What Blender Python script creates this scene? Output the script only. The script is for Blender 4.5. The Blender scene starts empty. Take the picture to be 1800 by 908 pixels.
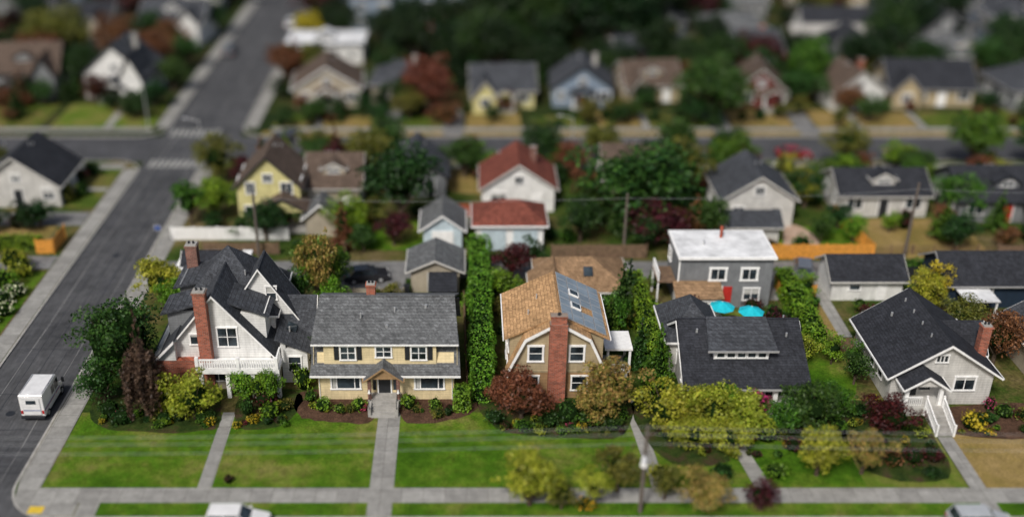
import bpy, bmesh, math, random
import numpy as np
from mathutils import Vector
random.seed(7)
scene=bpy.context.scene
COL=scene.collection
# ---------------------------------------------------------------- materials
def N(nt,t,**k):
    n=nt.nodes.new(t)
    for a,b in k.items(): setattr(n,a,b)
    return n
def newmat(name,rough=.7,spec=.3,metal=0):
    m=bpy.data.materials.new(name); m.use_nodes=True
    nt=m.node_tree; b=nt.nodes['Principled BSDF']
    b.inputs['Roughness'].default_value=rough
    b.inputs['Specular IOR Level'].default_value=spec
    b.inputs['Metallic'].default_value=metal
    return m,nt,b
def c4(c): return (c[0],c[1],c[2],1)
def ramp(nt,fac,c1,c2,a=.35,b=.65):
    r=N(nt,'ShaderNodeValToRGB')
    r.color_ramp.elements[0].color=c4(c1); r.color_ramp.elements[1].color=c4(c2)
    r.color_ramp.elements[0].position=a; r.color_ramp.elements[1].position=b
    nt.links.new(fac,r.inputs[0]); return r.outputs[0]
def noise(nt,vec,scale,detail=4,rough=.6):
    n=N(nt,'ShaderNodeTexNoise'); n.inputs['Scale'].default_value=scale
    n.inputs['Detail'].default_value=detail; n.inputs['Roughness'].default_value=rough
    nt.links.new(vec,n.inputs['Vector']); return n.outputs['Fac']
def mixc(nt,fac,a,b,mode='MIX'):
    x=N(nt,'ShaderNodeMixRGB',blend_type=mode)
    if isinstance(fac,(int,float)): x.inputs[0].default_value=fac
    else: nt.links.new(fac,x.inputs[0])
    for i,v in ((1,a),(2,b)):
        if isinstance(v,tuple): x.inputs[i].default_value=c4(v)
        else: nt.links.new(v,x.inputs[i])
    return x.outputs[0]
def bump(nt,b,h,strength=.4,dist=.03):
    n=N(nt,'ShaderNodeBump'); n.inputs['Strength'].default_value=strength
    n.inputs['Distance'].default_value=dist
    nt.links.new(h,n.inputs['Height']); nt.links.new(n.outputs[0],b.inputs['Normal'])
def coord(nt,world=False):
    if world: return N(nt,'ShaderNodeNewGeometry').outputs['Position']
    return N(nt,'ShaderNodeTexCoord').outputs['Object']
def sub(c,k): return tuple(min(1,x*k) for x in c)
def stretch(nt,v,s):
    mp=N(nt,'ShaderNodeMapping'); mp.inputs['Scale'].default_value=s; nt.links.new(v,mp.inputs[0]); return mp.outputs[0]
def mat_plain(name,c,rough=.6,spec=.3,metal=0,var=.18,scale=2.):
    m,nt,b=newmat(name,rough,spec,metal); v=coord(nt)
    col=ramp(nt,noise(nt,v,scale,5),sub(c,1-var),sub(c,1+var*.5))
    nt.links.new(col,b.inputs['Base Color']); return m
def mat_siding(name,c,lap=.24):
    m,nt,b=newmat(name,.7,.2); v=coord(nt)
    w=N(nt,'ShaderNodeTexWave',wave_type='BANDS',bands_direction='Z',wave_profile='SAW')
    w.inputs['Scale'].default_value=.314/lap
    nt.links.new(v,w.inputs['Vector'])
    col=ramp(nt,noise(nt,v,.9,6),sub(c,.84),sub(c,1.06))
    st=ramp(nt,noise(nt,stretch(nt,v,(3,3,.35)),1.3,5,.7),sub((1,1,1),.84),(1,1,1),.35,.6)
    gap=ramp(nt,w.outputs['Fac'],sub((1,1,1),.68),(1,1,1),.0,.22)  # shadow line at each lap, painted into the siding colour
    nt.links.new(mixc(nt,1.,mixc(nt,1.,col,gap,'MULTIPLY'),st,'MULTIPLY'),b.inputs['Base Color'])
    bump(nt,b,w.outputs['Fac'],.5,.03); return m
def brickvec(nt,zs=1.):
    v=coord(nt); s=N(nt,'ShaderNodeSeparateXYZ'); nt.links.new(v,s.inputs[0])
    a=N(nt,'ShaderNodeMath',operation='ADD'); nt.links.new(s.outputs[0],a.inputs[0]); nt.links.new(s.outputs[1],a.inputs[1])
    z=N(nt,'ShaderNodeMath',operation='MULTIPLY'); nt.links.new(s.outputs[2],z.inputs[0]); z.inputs[1].default_value=zs
    c=N(nt,'ShaderNodeCombineXYZ'); nt.links.new(a.outputs[0],c.inputs[0]); nt.links.new(z.outputs[0],c.inputs[1])
    return v,c.outputs[0]
def mat_shingle(name,c,contrast=.3,w=.3,h=.2):
    m,nt,b=newmat(name,.9,.15); v,bv=brickvec(nt,1.5)
    t=N(nt,'ShaderNodeTexBrick'); t.inputs['Scale'].default_value=1
    t.inputs['Brick Width'].default_value=w; t.inputs['Row Height'].default_value=h
    t.inputs['Mortar Size'].default_value=.014; t.inputs['Bias'].default_value=0
    t.inputs['Color1'].default_value=c4(sub(c,1-contrast*.6)); t.inputs['Color2'].default_value=c4(sub(c,1+contrast*.8))
    t.inputs['Mortar'].default_value=c4(sub(c,.5))
    nt.links.new(bv,t.inputs['Vector'])
    big=ramp(nt,noise(nt,v,.5,7,.75),sub((1,1,1),.6),(1.0,1.0,1.0),.32,.66)
    sp=ramp(nt,noise(nt,v,7,4,.8),sub((1,1,1),.5),(1,1,1),.34,.62)
    st=ramp(nt,noise(nt,stretch(nt,v,(2.2,2.2,.5)),1.,5,.7),sub((1,1,1),.72),(1,1,1),.36,.6)
    col=mixc(nt,1.,mixc(nt,1.,mixc(nt,1.,t.outputs['Color'],big,'MULTIPLY'),sp,'MULTIPLY'),st,'MULTIPLY')
    nt.links.new(mixc(nt,1.,col,(1.3,1.3,1.3),'MULTIPLY'),b.inputs['Base Color']); bump(nt,b,t.outputs['Fac'],-.5,.03); return m
def mat_brick(name,c):
    m,nt,b=newmat(name,.85,.2); v,bv=brickvec(nt,1.)
    t=N(nt,'ShaderNodeTexBrick'); t.inputs['Scale'].default_value=1
    t.inputs['Brick Width'].default_value=.34; t.inputs['Row Height'].default_value=.13
    t.inputs['Mortar Size'].default_value=.014
    t.inputs['Color1'].default_value=c4(sub(c,.65)); t.inputs['Color2'].default_value=c4(sub(c,1.35))
    t.inputs['Mortar'].default_value=(.3,.24,.2,1)
    nt.links.new(bv,t.inputs['Vector'])
    big=ramp(nt,noise(nt,v,1.2,6,.7),sub((1,1,1),.6),(1,1,1),.3,.7)
    nt.links.new(mixc(nt,1.,t.outputs['Color'],big,'MULTIPLY'),b.inputs['Base Color']); return m
def mat_leaf(name,c1,c2,flower=None,thr=.8):
    m,nt,b=newmat(name,.5,.3)
    g=N(nt,'ShaderNodeNewGeometry'); oi=N(nt,'ShaderNodeObjectInfo')
    col=ramp(nt,g.outputs['Random Per Island'],c1,c2,.05,.98)
    nz=ramp(nt,noise(nt,g.outputs['Position'],.9,3,.65),sub((1,1,1),.45),(1.0,1.0,1.0),.36,.6)
    col=mixc(nt,1.,col,nz,'MULTIPLY')
    if flower:
        gt=N(nt,'ShaderNodeMath',operation='GREATER_THAN'); gt.inputs[1].default_value=thr
        nt.links.new(g.outputs['Random Per Island'],gt.inputs[0])
        col=mixc(nt,gt.outputs[0],col,flower)
    hs=N(nt,'ShaderNodeHueSaturation')
    mr=N(nt,'ShaderNodeMapRange'); mr.inputs[3].default_value=.478; mr.inputs[4].default_value=.515
    nt.links.new(oi.outputs['Random'],mr.inputs[0]); nt.links.new(mr.outputs[0],hs.inputs['Hue'])
    nt.links.new(col,hs.inputs['Color']); col=hs.outputs[0]
    nt.links.new(col,b.inputs['Base Color'])
    tr=N(nt,'ShaderNodeBsdfTranslucent'); nt.links.new(col,tr.inputs[0])
    mx=N(nt,'ShaderNodeMixShader'); mx.inputs[0].default_value=.25
    nt.links.new(b.outputs[0],mx.inputs[1]); nt.links.new(tr.outputs[0],mx.inputs[2])
    nt.links.new(mx.outputs[0],nt.nodes['Material Output'].inputs[0]); return m
def mat_ground(name,stops,scale=.25,fine=6.,bumps=.5,st=None,fineamt=.35,mid=.25):
    m,nt,b=newmat(name,.95,.1); v=coord(nt,True)
    r=N(nt,'ShaderNodeValToRGB'); cr=r.color_ramp
    while len(cr.elements)<len(stops): cr.elements.new(.5)
    for e,(p,c) in zip(cr.elements,stops): e.position=p; e.color=c4(c)
    nt.links.new(noise(nt,v,scale,8,.68),r.inputs[0])
    vv=stretch(nt,v,st) if st else v
    f=noise(nt,vv,fine,4,.75)
    col=mixc(nt,1.,r.outputs[0],ramp(nt,f,sub((1,1,1),1-fineamt),(1,1,1),.35,.65),'MULTIPLY')
    col=mixc(nt,1.,col,ramp(nt,noise(nt,v,1.1,5,.7),sub((1,1,1),1-mid),(1,1,1),.36,.62),'MULTIPLY')
    nt.links.new(col,b.inputs['Base Color']); bump(nt,b,f,bumps,.05); return m
def mat_glass(name,c=(.02,.027,.033),spec=.45):
    m,nt,b=newmat(name,.06,spec); v=coord(nt)
    nt.links.new(ramp(nt,noise(nt,v,.8,3),sub(c,.4),sub(c,2.2)),b.inputs['Base Color']); return m

M={}
M['white']=mat_plain('white_paint',(.80,.80,.79),.5,.3,var=.12)
M['offwhite']=mat_plain('offwhite_paint',(.5,.49,.46),.6,.3,var=.12)
M['greytrim']=mat_plain('grey_trim_paint',(.3,.3,.3),.6,.3,var=.12)
M['creamtrim']=mat_plain('cream_trim_paint',(.5,.43,.28),.6,.3,var=.12)
M['whiteroof']=mat_plain('white_membrane',(.66,.67,.68),.7,var=.28,scale=.6)
M['side_white']=mat_siding('siding_white',(.77,.77,.75))
M['side_cream']=mat_siding('siding_cream',(.76,.63,.38))
M['side_tan']=mat_siding('siding_khaki',(.43,.35,.22))
M['side_brown']=mat_siding('siding_shingle_brown',(.36,.23,.12),.3)
M['side_grey']=mat_siding('siding_grey',(.21,.22,.23))
M['side_ltgrey']=mat_siding('siding_light_grey',(.58,.57,.54))
M['side_blue']=mat_siding('siding_blue_grey',(.22,.28,.36))
M['side_ltblue']=mat_siding('siding_pale_blue',(.55,.66,.72))
M['side_navy']=mat_siding('siding_navy',(.02,.035,.06))
M['side_yellow']=mat_siding('siding_yellow',(.62,.57,.27))
M['side_red']=mat_siding('siding_red',(.16,.045,.04))
M['side_beige']=mat_siding('siding_beige',(.42,.37,.29))
M['r_dark']=mat_shingle('shingle_charcoal',(.038,.041,.050),.3)
M['r_grey']=mat_shingle('shingle_grey',(.155,.162,.168),.35)
M['r_slate']=mat_shingle('shingle_slate',(.072,.078,.09),.35)
M['r_tan']=mat_shingle('shingle_tan',(.56,.34,.17),.25)
M['r_brown']=mat_shingle('shingle_brown',(.13,.095,.075),.35)
M['r_red']=mat_shingle('shingle_red',(.22,.07,.05),.35)
M['r_tan2']=mat_shingle('shingle_tan_dull',(.33,.21,.12),.3)
M['brick']=mat_brick('brick_red',(.38,.10,.055))
M['brick2']=mat_brick('brick_dull',(.22,.09,.07))
M['glass']=mat_glass('window_glass')
M['blind']=mat_plain('window_blind',(.45,.45,.43),.3,.5)
M['dark']=mat_plain('dark_paint',(.02,.022,.026),.5)
M['seam']=mat_plain('tar_seam_light',(.17,.17,.17),.8)
M['black']=mat_plain('rubber_black',(.012,.012,.013),.8)
M['wood']=mat_plain('weathered_wood',(.17,.11,.07),.8,var=.4)
M['cedar']=mat_plain('cedar_wood',(.66,.29,.05),.75,var=.35,scale=3)
M['redwood']=mat_plain('red_stained_wood',(.36,.09,.05),.8,var=.35,scale=3)
M['reddoor']=mat_plain('red_paint',(.45,.03,.025),.4)
M['conc']=mat_plain('concrete',(.33,.32,.30),.85,var=.25,scale=1.5)
M['pole']=mat_plain('pole_wood',(.12,.10,.085),.85)
M['galv']=mat_plain('galvanised_metal',(.55,.56,.57),.35,.5,.5)
M['cyan']=mat_plain('cyan_canvas',(.01,.45,.55),.7)
M['solar']=mat_plain('solar_cell',(.22,.27,.32),.35,.6,var=.25,scale=.7)
M['bark']=mat_plain('bark',(.09,.065,.045),.95,var=.5,scale=5)
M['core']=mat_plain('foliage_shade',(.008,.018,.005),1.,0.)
M['yellow']=mat_plain('yellow_paint',(.6,.42,.04),.7)
M['taillight']=mat_plain('red_lens',(.4,.01,.01),.2,.5)
M['bluestripe']=mat_plain('blue_stripe',(.03,.07,.25),.4)
M['copper']=mat_plain('wire_insulation',(.30,.31,.32),.5)
L={}
L['green']=mat_leaf('leaves_green',(.03,.10,.008),(.12,.25,.02))
L['bright']=mat_leaf('leaves_bright_green',(.07,.19,.008),(.25,.42,.03))
L['hedge']=mat_leaf('leaves_hedge',(.07,.20,.01),(.23,.42,.035))
L['yellowgreen']=mat_leaf('leaves_yellow_green',(.19,.26,.01),(.52,.53,.06))
L['gold']=mat_leaf('leaves_gold',(.42,.32,.01),(.70,.54,.05))
L['dark']=mat_leaf('leaves_dark_green',(.008,.035,.008),(.035,.105,.018))
L['mid']=mat_leaf('leaves_mid_green',(.016,.06,.01),(.07,.155,.022))
L['olive']=mat_leaf('leaves_olive',(.08,.10,.012),(.24,.23,.04))
L['maroon']=mat_leaf('leaves_maroon',(.035,.006,.008),(.12,.022,.020))
L['rust']=mat_leaf('leaves_rust',(.11,.04,.018),(.30,.12,.055))
L['autumn']=mat_leaf('leaves_autumn',(.18,.20,.03),(.50,.30,.10))
L['brownweep']=mat_leaf('leaves_dry_brown',(.05,.028,.022),(.17,.10,.07))
L['white']=mat_leaf('leaves_white_flowers',(.08,.19,.02),(.2,.36,.04),(.85,.85,.6),.5)
L['pink']=mat_leaf('leaves_pink_flowers',(.10,.05,.02),(.2,.10,.05),(.5,.04,.14),.4)
L['yflower']=mat_leaf('leaves_yellow_flowers',(.08,.16,.02),(.15,.25,.04),(.8,.5,.02),.5)
L['fardark']=mat_leaf('leaves_far_dark',(.006,.022,.006),(.022,.055,.012))
L['farmid']=mat_leaf('leaves_far_mid',(.012,.04,.008),(.045,.10,.016))
G_={}
G_['lawn']=mat_ground('lawn_grass',[(.32,(.045,.125,.006)),(.45,(.085,.20,.010)),(.535,(.15,.245,.022)),(.61,(.24,.265,.055)),(.72,(.33,.27,.11))],.17,5.5,.8,(1,1.7,1),.6,.38)
G_['lawn2']=mat_ground('lawn_grass_worn',[(.28,(.07,.16,.012)),(.45,(.14,.21,.025)),(.58,(.24,.23,.06)),(.72,(.34,.27,.11))],.22,6.,.6,(1,1.6,1),.5)
G_['lawn3']=mat_ground('lawn_grass_dull',[(.3,(.05,.10,.012)),(.48,(.10,.15,.02)),(.58,(.20,.18,.05)),(.72,(.28,.21,.09))],.2,4.,.6,None,.5)
G_['dry']=mat_ground('dry_grass',[(.3,(.18,.17,.04)),(.48,(.33,.24,.08)),(.7,(.42,.30,.13))],.25,6.,.6,None,.5)
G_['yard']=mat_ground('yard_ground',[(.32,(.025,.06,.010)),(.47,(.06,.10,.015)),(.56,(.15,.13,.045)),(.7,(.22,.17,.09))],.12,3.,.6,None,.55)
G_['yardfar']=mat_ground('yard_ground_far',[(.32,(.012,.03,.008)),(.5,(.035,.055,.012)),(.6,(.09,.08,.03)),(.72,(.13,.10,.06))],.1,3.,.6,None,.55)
G_['mulch']=mat_ground('bark_mulch',[(.3,(.06,.033,.022)),(.6,(.15,.085,.055))],1.,8.,.8,None,.6)
G_['cover']=mat_ground('bed_groundcover',[(.35,(.02,.045,.01)),(.5,(.05,.08,.015)),(.62,(.09,.06,.035))],.6,7.,.8,None,.6)
G_['asphalt']=mat_ground('asphalt',[(.3,(.062,.064,.069)),(.6,(.105,.107,.113))],.2,5.,.2,(1,.06,1),.3)
G_['asphalt_x']=mat_ground('asphalt_cross',[(.3,(.065,.067,.073)),(.6,(.10,.102,.11))],.2,5.,.2,(.06,1,1),.3)
G_['gravel']=mat_ground('alley_gravel',[(.3,(.14,.14,.14)),(.6,(.25,.25,.25))],.4,5.,.3,None,.3)
G_['patio']=mat_ground('patio_pavers',[(.3,(.42,.28,.2)),(.7,(.55,.42,.33))],.8,4.,.3,None,.2)
def mat_walk():
    m,nt,b=newmat('sidewalk_concrete',.9,.15); v=coord(nt,True)
    t=N(nt,'ShaderNodeTexBrick'); t.offset=0; t.inputs['Scale'].default_value=1
    t.inputs['Brick Width'].default_value=1.6; t.inputs['Row Height'].default_value=1.6; t.inputs['Mortar Size'].default_value=.02
    t.inputs['Color1'].default_value=(.27,.265,.25,1); t.inputs['Color2'].default_value=(.35,.345,.325,1); t.inputs['Mortar'].default_value=(.17,.165,.15,1)
    nt.links.new(v,t.inputs['Vector'])
    f=ramp(nt,noise(nt,v,1.1,8,.75),sub((1,1,1),.58),(1,1,1),.3,.65)
    nt.links.new(mixc(nt,1.,t.outputs['Color'],f,'MULTIPLY'),b.inputs['Base Color']); return m
G_['walk']=mat_walk()
M['paint']=mat_plain('road_paint',(.36,.36,.34),.8,var=.7,scale=4)

# ---------------------------------------------------------------- mesh builder
class MB:
    def __init__(s): s.v=[];s.f=[];s.mi=[];s.mats=[]
    def m(s,mat):
        if mat not in s.mats: s.mats.append(mat)
        return s.mats.index(mat)
    def poly(s,pts,mat):
        i=len(s.v); s.v+= [tuple(p) for p in pts]; s.f.append(tuple(range(i,i+len(pts)))); s.mi.append(s.m(mat))
    def extr(s,pts,vec,mat):
        n=len(pts); i=len(s.v); vec=Vector(vec)
        s.v+=[tuple(p) for p in pts]+[tuple(Vector(p)+vec) for p in pts]
        k=s.m(mat)
        s.f.append(tuple(range(i,i+n))); s.f.append(tuple(range(i+2*n-1,i+n-1,-1))); s.mi+=[k,k]
        for a in range(n):
            b=(a+1)%n; s.f.append((i+a,i+n+a,i+n+b,i+b)); s.mi.append(k)
    def box(s,x0,x1,y0,y1,z0,z1,mat):
        x0,x1=min(x0,x1),max(x0,x1); y0,y1=min(y0,y1),max(y0,y1); z0,z1=min(z0,z1),max(z0,z1)
        s.extr([(x0,y0,z0),(x1,y0,z0),(x1,y1,z0),(x0,y1,z0)],(0,0,z1-z0),mat)
    def slab(s,pts,th,mat):
        p=[Vector(q) for q in pts]; n=Vector((0,0,0))
        for i in range(len(p)): n+=p[i].cross(p[(i+1)%len(p)])
        n.normalize()
        if n.z<0: n=-n
        s.extr(p,-n*th,mat)
    def tube(s,p0,p1,r0,r1,mat,n=7):
        p0=Vector(p0);p1=Vector(p1);d=(p1-p0).normalized()
        a=d.orthogonal().normalized(); b=d.cross(a); i=len(s.v); k=s.m(mat)
        for p,r in((p0,r0),(p1,r1)):
            for j in range(n):
                t=2*math.pi*j/n; s.v.append(tuple(p+a*(r*math.cos(t))+b*(r*math.sin(t))))
        for j in range(n):
            q=(j+1)%n; s.f.append((i+j,i+q,i+n+q,i+n+j)); s.mi.append(k)
        s.f.append(tuple(i+j for j in reversed(range(n)))); s.f.append(tuple(i+n+j for j in range(n))); s.mi+=[k,k]
    def build(s,name,origin=(0,0,0),parent=None,recalc=True,bevel=0):
        me=bpy.data.meshes.new(name)
        o=origin
        me.from_pydata([(a-o[0],b-o[1],c-o[2]) for a,b,c in s.v],[],s.f)
        for mt in s.mats: me.materials.append(mt)
        me.polygons.foreach_set('material_index',s.mi)
        if recalc:
            bm=bmesh.new(); bm.from_mesh(me); bmesh.ops.recalc_face_normals(bm,faces=bm.faces); bm.to_mesh(me); bm.free()
        ob=bpy.data.objects.new(name,me); COL.objects.link(ob)
        if parent: ob.parent=parent
        else: ob.location=o
        if bevel:
            md=ob.modifiers.new('bev','BEVEL'); md.width=bevel; md.segments=2; md.limit_method='ANGLE'
        return ob
FOOT=[]
class Thing:
    def __init__(s,name,x=0,y=0,z=0,rot=0):
        s.e=bpy.data.objects.new(name,None); COL.objects.link(s.e); s.e.empty_display_size=.5
        s.e.location=(x,y,z); s.e.rotation_euler=(0,0,rot); s.o=(x,y,z); s.parts={}; s.bev={}
    def p(s,n,bev=0):
        if n not in s.parts: s.parts[n]=MB(); s.bev[n]=bev
        return s.parts[n]
    def done(s,local=False):
        for n,mb in s.parts.items(): mb.build(n,(0,0,0) if local else s.o,s.e,bevel=s.bev[n])
        return s.e
W=M['white']
def facebox(mb,face,plane,a0,a1,d0,d1,z0,z1,mat):
    if face=='-y': mb.box(a0,a1,plane-d0,plane-d1,z0,z1,mat)
    elif face=='+y': mb.box(a0,a1,plane+d0,plane+d1,z0,z1,mat)
    elif face=='-x': mb.box(plane-d0,plane-d1,a0,a1,z0,z1,mat)
    else: mb.box(plane+d0,plane+d1,a0,a1,z0,z1,mat)
def win(H,face,plane,a,z0,w,h,mx=1,mz=2,shut=None,fw=.12,tm=None,blind=None):
    tm=tm or W; mb=H.p('windows'); z1=z0+h; a0=a-w/2;a1=a+w/2
    facebox(mb,face,plane,a0,a1,-.02,.02,z0,z1,M['glass'])
    facebox(mb,face,plane,a0-fw,a0,-.02,.09,z0-.02,z1,tm); facebox(mb,face,plane,a1,a1+fw,-.02,.09,z0-.02,z1,tm)
    facebox(mb,face,plane,a0-fw-.03,a1+fw+.03,-.02,.11,z1,z1+fw,tm); facebox(mb,face,plane,a0-fw-.04,a1+fw+.04,-.02,.13,z0-.02-fw*.7,z0-.02,tm)
    for i in range(1,mx):
        c=a0+w*i/mx; facebox(mb,face,plane,c-.035,c+.035,.0,.06,z0,z1,tm)
    for i in range(1,mz):
        c=z0+h*i/mz; facebox(mb,face,plane,a0,a1,.0,.05,c-.025,c+.025,tm)
    if blind is None: blind=random.random()<.5
    if blind: 
        k=random.choice([.25,.4,.5]); facebox(mb,face,plane,a0+.02,a1-.02,.0,.026,z1-h*k,z1-.01,M['blind'])
    if shut:
        for q in (-1,1):
            c=a+q*(w/2+fw+.03+.22); facebox(mb,face,plane,c-.2,c+.2,0,.07,z0-.05,z1+.05,shut)
            for zz in range(6):
                zc=z0+ (h)*(zz+.5)/6; facebox(mb,face,plane,c-.15,c+.15,.06,.085,zc-.05,zc+.02,shut)
def gable(H,x0,x1,y0,y1,ze,zr,axis,rm,wm,z0=0,oh=.45,ohg=.4,tm=None,th=.14,wall=True,trimh=.2):
    tm=tm or W
    if axis=='y': P=lambda a,b,z:(a,b,z); a0,a1,b0,b1=x0,x1,y0,y1
    else: P=lambda a,b,z:(b,a,z); a0,a1,b0,b1=y0,y1,x0,x1
    c=(a0+a1)/2; s=(zr-ze)/((a1-a0)/2); B0=b0-ohg;B1=b1+ohg; zl=ze-s*oh
    R=H.p('roof'); T=H.p('trim')
    if wall:
        v=Vector(P(0,b1-b0,0)); H.p('walls').extr([P(a0,b0,z0),P(a1,b0,z0),P(a1,b0,ze-.06),P(c,b0,zr-.1),P(a0,b0,ze-.06)],v,wm)
    for sg,e in((-1,a0-oh),(1,a1+oh)):
        R.slab([P(e,B0,zl),P(e,B1,zl),P(c,B1,zr),P(c,B0,zr)],th,rm)
        for b,dv in ((B0-.05,.047),(B1+.003,.047)):
            T.extr([P(e,b,zl-.02),P(c,b,zr-.02),P(c,b,zr-trimh-.04),P(e,b,zl-trimh)],P(0,dv,0),tm)
        ee=e+sg*.003; f=e+sg*.1
        T.extr([P(ee,B0,zl-.03),P(f,B0,zl-.03),P(f,B0,zl-.17),P(ee,B0,zl-.17)],P(0,B1-B0,0),tm)
    R.extr([P(c-.14,B0,zr-.14*s+.012),P(c,B0,zr+.03),P(c+.14,B0,zr-.14*s+.012)],P(0,B1-B0,0),rm)
def hip(H,x0,x1,y0,y1,ze,zr,rm,oh=.45,rx=None,ry=None,th=.14,tm=None,wm=None,z0=0):
    tm=tm or W
    if wm: H.p('walls').box(x0,x1,y0,y1,z0,ze-.03,wm)
    X0,X1,Y0,Y1=x0-oh,x1+oh,y0-oh,y1+oh
    w=X1-X0;d=Y1-Y0; zl=ze
    if rx is None:
        if w>=d: rx=(X0+d/2,X1-d/2); ry=((Y0+Y1)/2,)*2
        else: rx=((X0+X1)/2,)*2; ry=(Y0+w/2,Y1-w/2)
    A=(rx[0],ry[0],zr);Bp=(rx[1],ry[1],zr)
    c=[(X0,Y0,zl),(X1,Y0,zl),(X1,Y1,zl),(X0,Y1,zl)]
    R=H.p('roof')
    if abs(A[0]-Bp[0])<1e-6 and abs(A[1]-Bp[1])<1e-6:
        fs=[[c[0],c[1],A],[c[1],c[2],A],[c[2],c[3],A],[c[3],c[0],A]]
    elif abs(A[0]-Bp[0])>1e-6: fs=[[c[0],c[1],Bp,A],[c[1],c[2],Bp],[c[2],c[3],A,Bp],[c[3],c[0],A]]
    else: fs=[[c[0],c[1],A],[c[1],c[2],Bp,A],[c[2],c[3],Bp],[c[3],c[0],A,Bp]]
    for f in fs: R.slab(f,th,rm)
    T=H.p('trim')
    T.box(X0-.08,X1+.08,Y0-.09,Y0-.003,zl-.2,zl-.02,tm); T.box(X0-.08,X1+.08,Y1+.003,Y1+.09,zl-.2,zl-.02,tm)
    T.box(X0-.09,X0-.003,Y0,Y1,zl-.2,zl-.02,tm); T.box(X1+.003,X1+.09,Y0,Y1,zl-.2,zl-.02,tm)
def chimney(H,x,y,w,d,z0,z1,bm):
    c=H.p('chimney'); c.box(x-w/2,x+w/2,y-d/2,y+d/2,z0,z1-.25,bm)
    c.box(x-w/2-.07,x+w/2+.07,y-d/2-.07,y+d/2+.07,z1-.25,z1-.1,bm); c.box(x-w/2+.02,x+w/2-.02,y-d/2+.02,y+d/2-.02,z1-.1,z1,M['conc'])
    for q in(-.2,.2): c.tube((x+q*w,y,z1),(x+q*w,y,z1+.22),.1,.09,M['dark'])
def foot(x0,x1,y0,y1): FOOT.append((x0,x1,y0,y1))
def vent(H,x,y,z,r=.07,h=.4): H.p('roof_vents').tube((x,y,z-.1),(x,y,z+h),r,r,M['galv'])

# ---------------------------------------------------------------- ground, roads, blocks
def sheet(name,pts,z,mat):
    mb=MB(); mb.poly([(x,y,z) for x,y in pts],mat); o=mb.build(name,recalc=False)
    if o.data.polygons[0].normal.z<0: o.data.flip_normals()
    return o
def rect(name,x0,x1,y0,y1,z,mat): return sheet(name,[(x0,y0),(x1,y0),(x1,y1),(x0,y1)],z,mat)
def blob(name,pts,z,mat,jit=.15):
    n=len(pts); out=[]
    for i in range(n):
        p0,p1,p2,p3=[Vector(pts[(i+k)%n]) for k in(-1,0,1,2)]
        for t in(0,.2,.4,.6,.8):
            q=.5*((2*p1)+(p2-p0)*t+(2*p0-5*p1+4*p2-p3)*t*t+(3*p1-p0-3*p2+p3)*t**3)
            out.append((q.x+random.uniform(-jit,jit),q.y+random.uniform(-jit,jit)))
    return sheet(name,out,z,mat)
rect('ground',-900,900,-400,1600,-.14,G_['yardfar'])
rect('front_street_road',-400,400,51.2,61.2,-.125,G_['asphalt_x'])
rect('back_street_road',-400,400,129.8,138.8,-.125,G_['asphalt_x'])
rect('side_street_road',-41.5,-30.8,-100,420,-.12,G_['asphalt'])
def rrect(x0,x1,y0,y1,r,n=7):
    out=[]
    for cx,cy,a in((x1-r,y0+r,-90),(x1-r,y1-r,0),(x0+r,y1-r,90),(x0+r,y0+r,180)):
        for i in range(n+1):
            t=math.radians(a+90*i/n); out.append((cx+r*math.cos(t),cy+r*math.sin(t)))
    return out
def block(name,x0,x1,y0,y1,r=4,mat='yard'):
    mb=MB(); o=rrect(x0,x1,y0,y1,r); i=rrect(x0+.2,x1-.2,y0+.2,y1-.2,r-.2)
    n=len(o)
    for k in range(n):
        q=(k+1)%n
        mb.poly([(*o[k],-.135),(*o[q],-.135),(*o[q],.0),(*o[k],.0)],M['conc'])
        mb.poly([(*o[k],.0),(*o[q],.0),(*i[q],.0),(*i[k],.0)],M['conc'])
    mb.poly([(*p,0.) for p in i],G_[mat])
    mb.build(name,recalc=False)
block('block_ground',-34,150,60.9,130)
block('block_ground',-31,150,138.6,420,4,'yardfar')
block('block_ground',-220,-41.3,60.9,130)
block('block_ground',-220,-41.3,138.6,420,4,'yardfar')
block('block_ground',-34,150,-60,51.4)
block('block_ground',-220,-41.3,-60,51.4)
wk=G_['walk']
rect('sidewalk',-28.5,140,62.6,64.3,.005,wk)
sheet('sidewalk',[(-33.75,65.2),(-33.3,62.8),(-32.2,61.5),(-30.4,61.15),(-28.5,61.15),(-28.5,64.3),(-31.9,64.3),(-31.9,129.5),(-33.75,126)],.006,wk)
rect('sidewalk',-43.3,-41.55,62,127,.006,wk)
rect('sidewalk',-43.3,-41.55,142,400,.006,wk)
rect('sidewalk',-30.7,-29,142,400,.006,wk)
rect('sidewalk',-27,140,127.2,128.6,.006,wk)
rect('sidewalk',-27,140,140.6,142.0,.006,wk)
rect('sidewalk',-200,-43.5,140.6,142.0,.006,wk)
rect('sidewalk',-200,-43.5,127,128.6,.006,wk)
rect('tactile_paving',-31.9,-30.8,61.4,62.2,.012,M['yellow'])
for nm,yy in(('crosswalk_marking',129.),('crosswalk_marking',140.2)):
    mb=MB()
    for i in range(9):
        x=-40.6+i*.78; mb.poly([(x,yy-1.3,-.114),(x+.42,yy-1.3,-.114),(x+.42,yy+1.3,-.114),(x,yy+1.3,-.114)],M['paint'])
    mb.build(nm,recalc=False)
mb=MB()
for x,mt in((-39.6,'seam'),(-38.9,'dark'),(-37.6,'dark'),(-36.3,'dark'),(-35.3,'seam')):
    px,py=x,52
    while py<240:
        nx=x+random.uniform(-.09,.09); ny=py+random.uniform(3,7)
        wdt=random.choice([.05,.07,.1])
        if random.random()<.85: mb.poly([(px,py,-.116),(px+wdt,py,-.116),(nx+wdt,ny,-.116),(nx,ny,-.116)],M[mt])
        px,py=nx,ny
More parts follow.
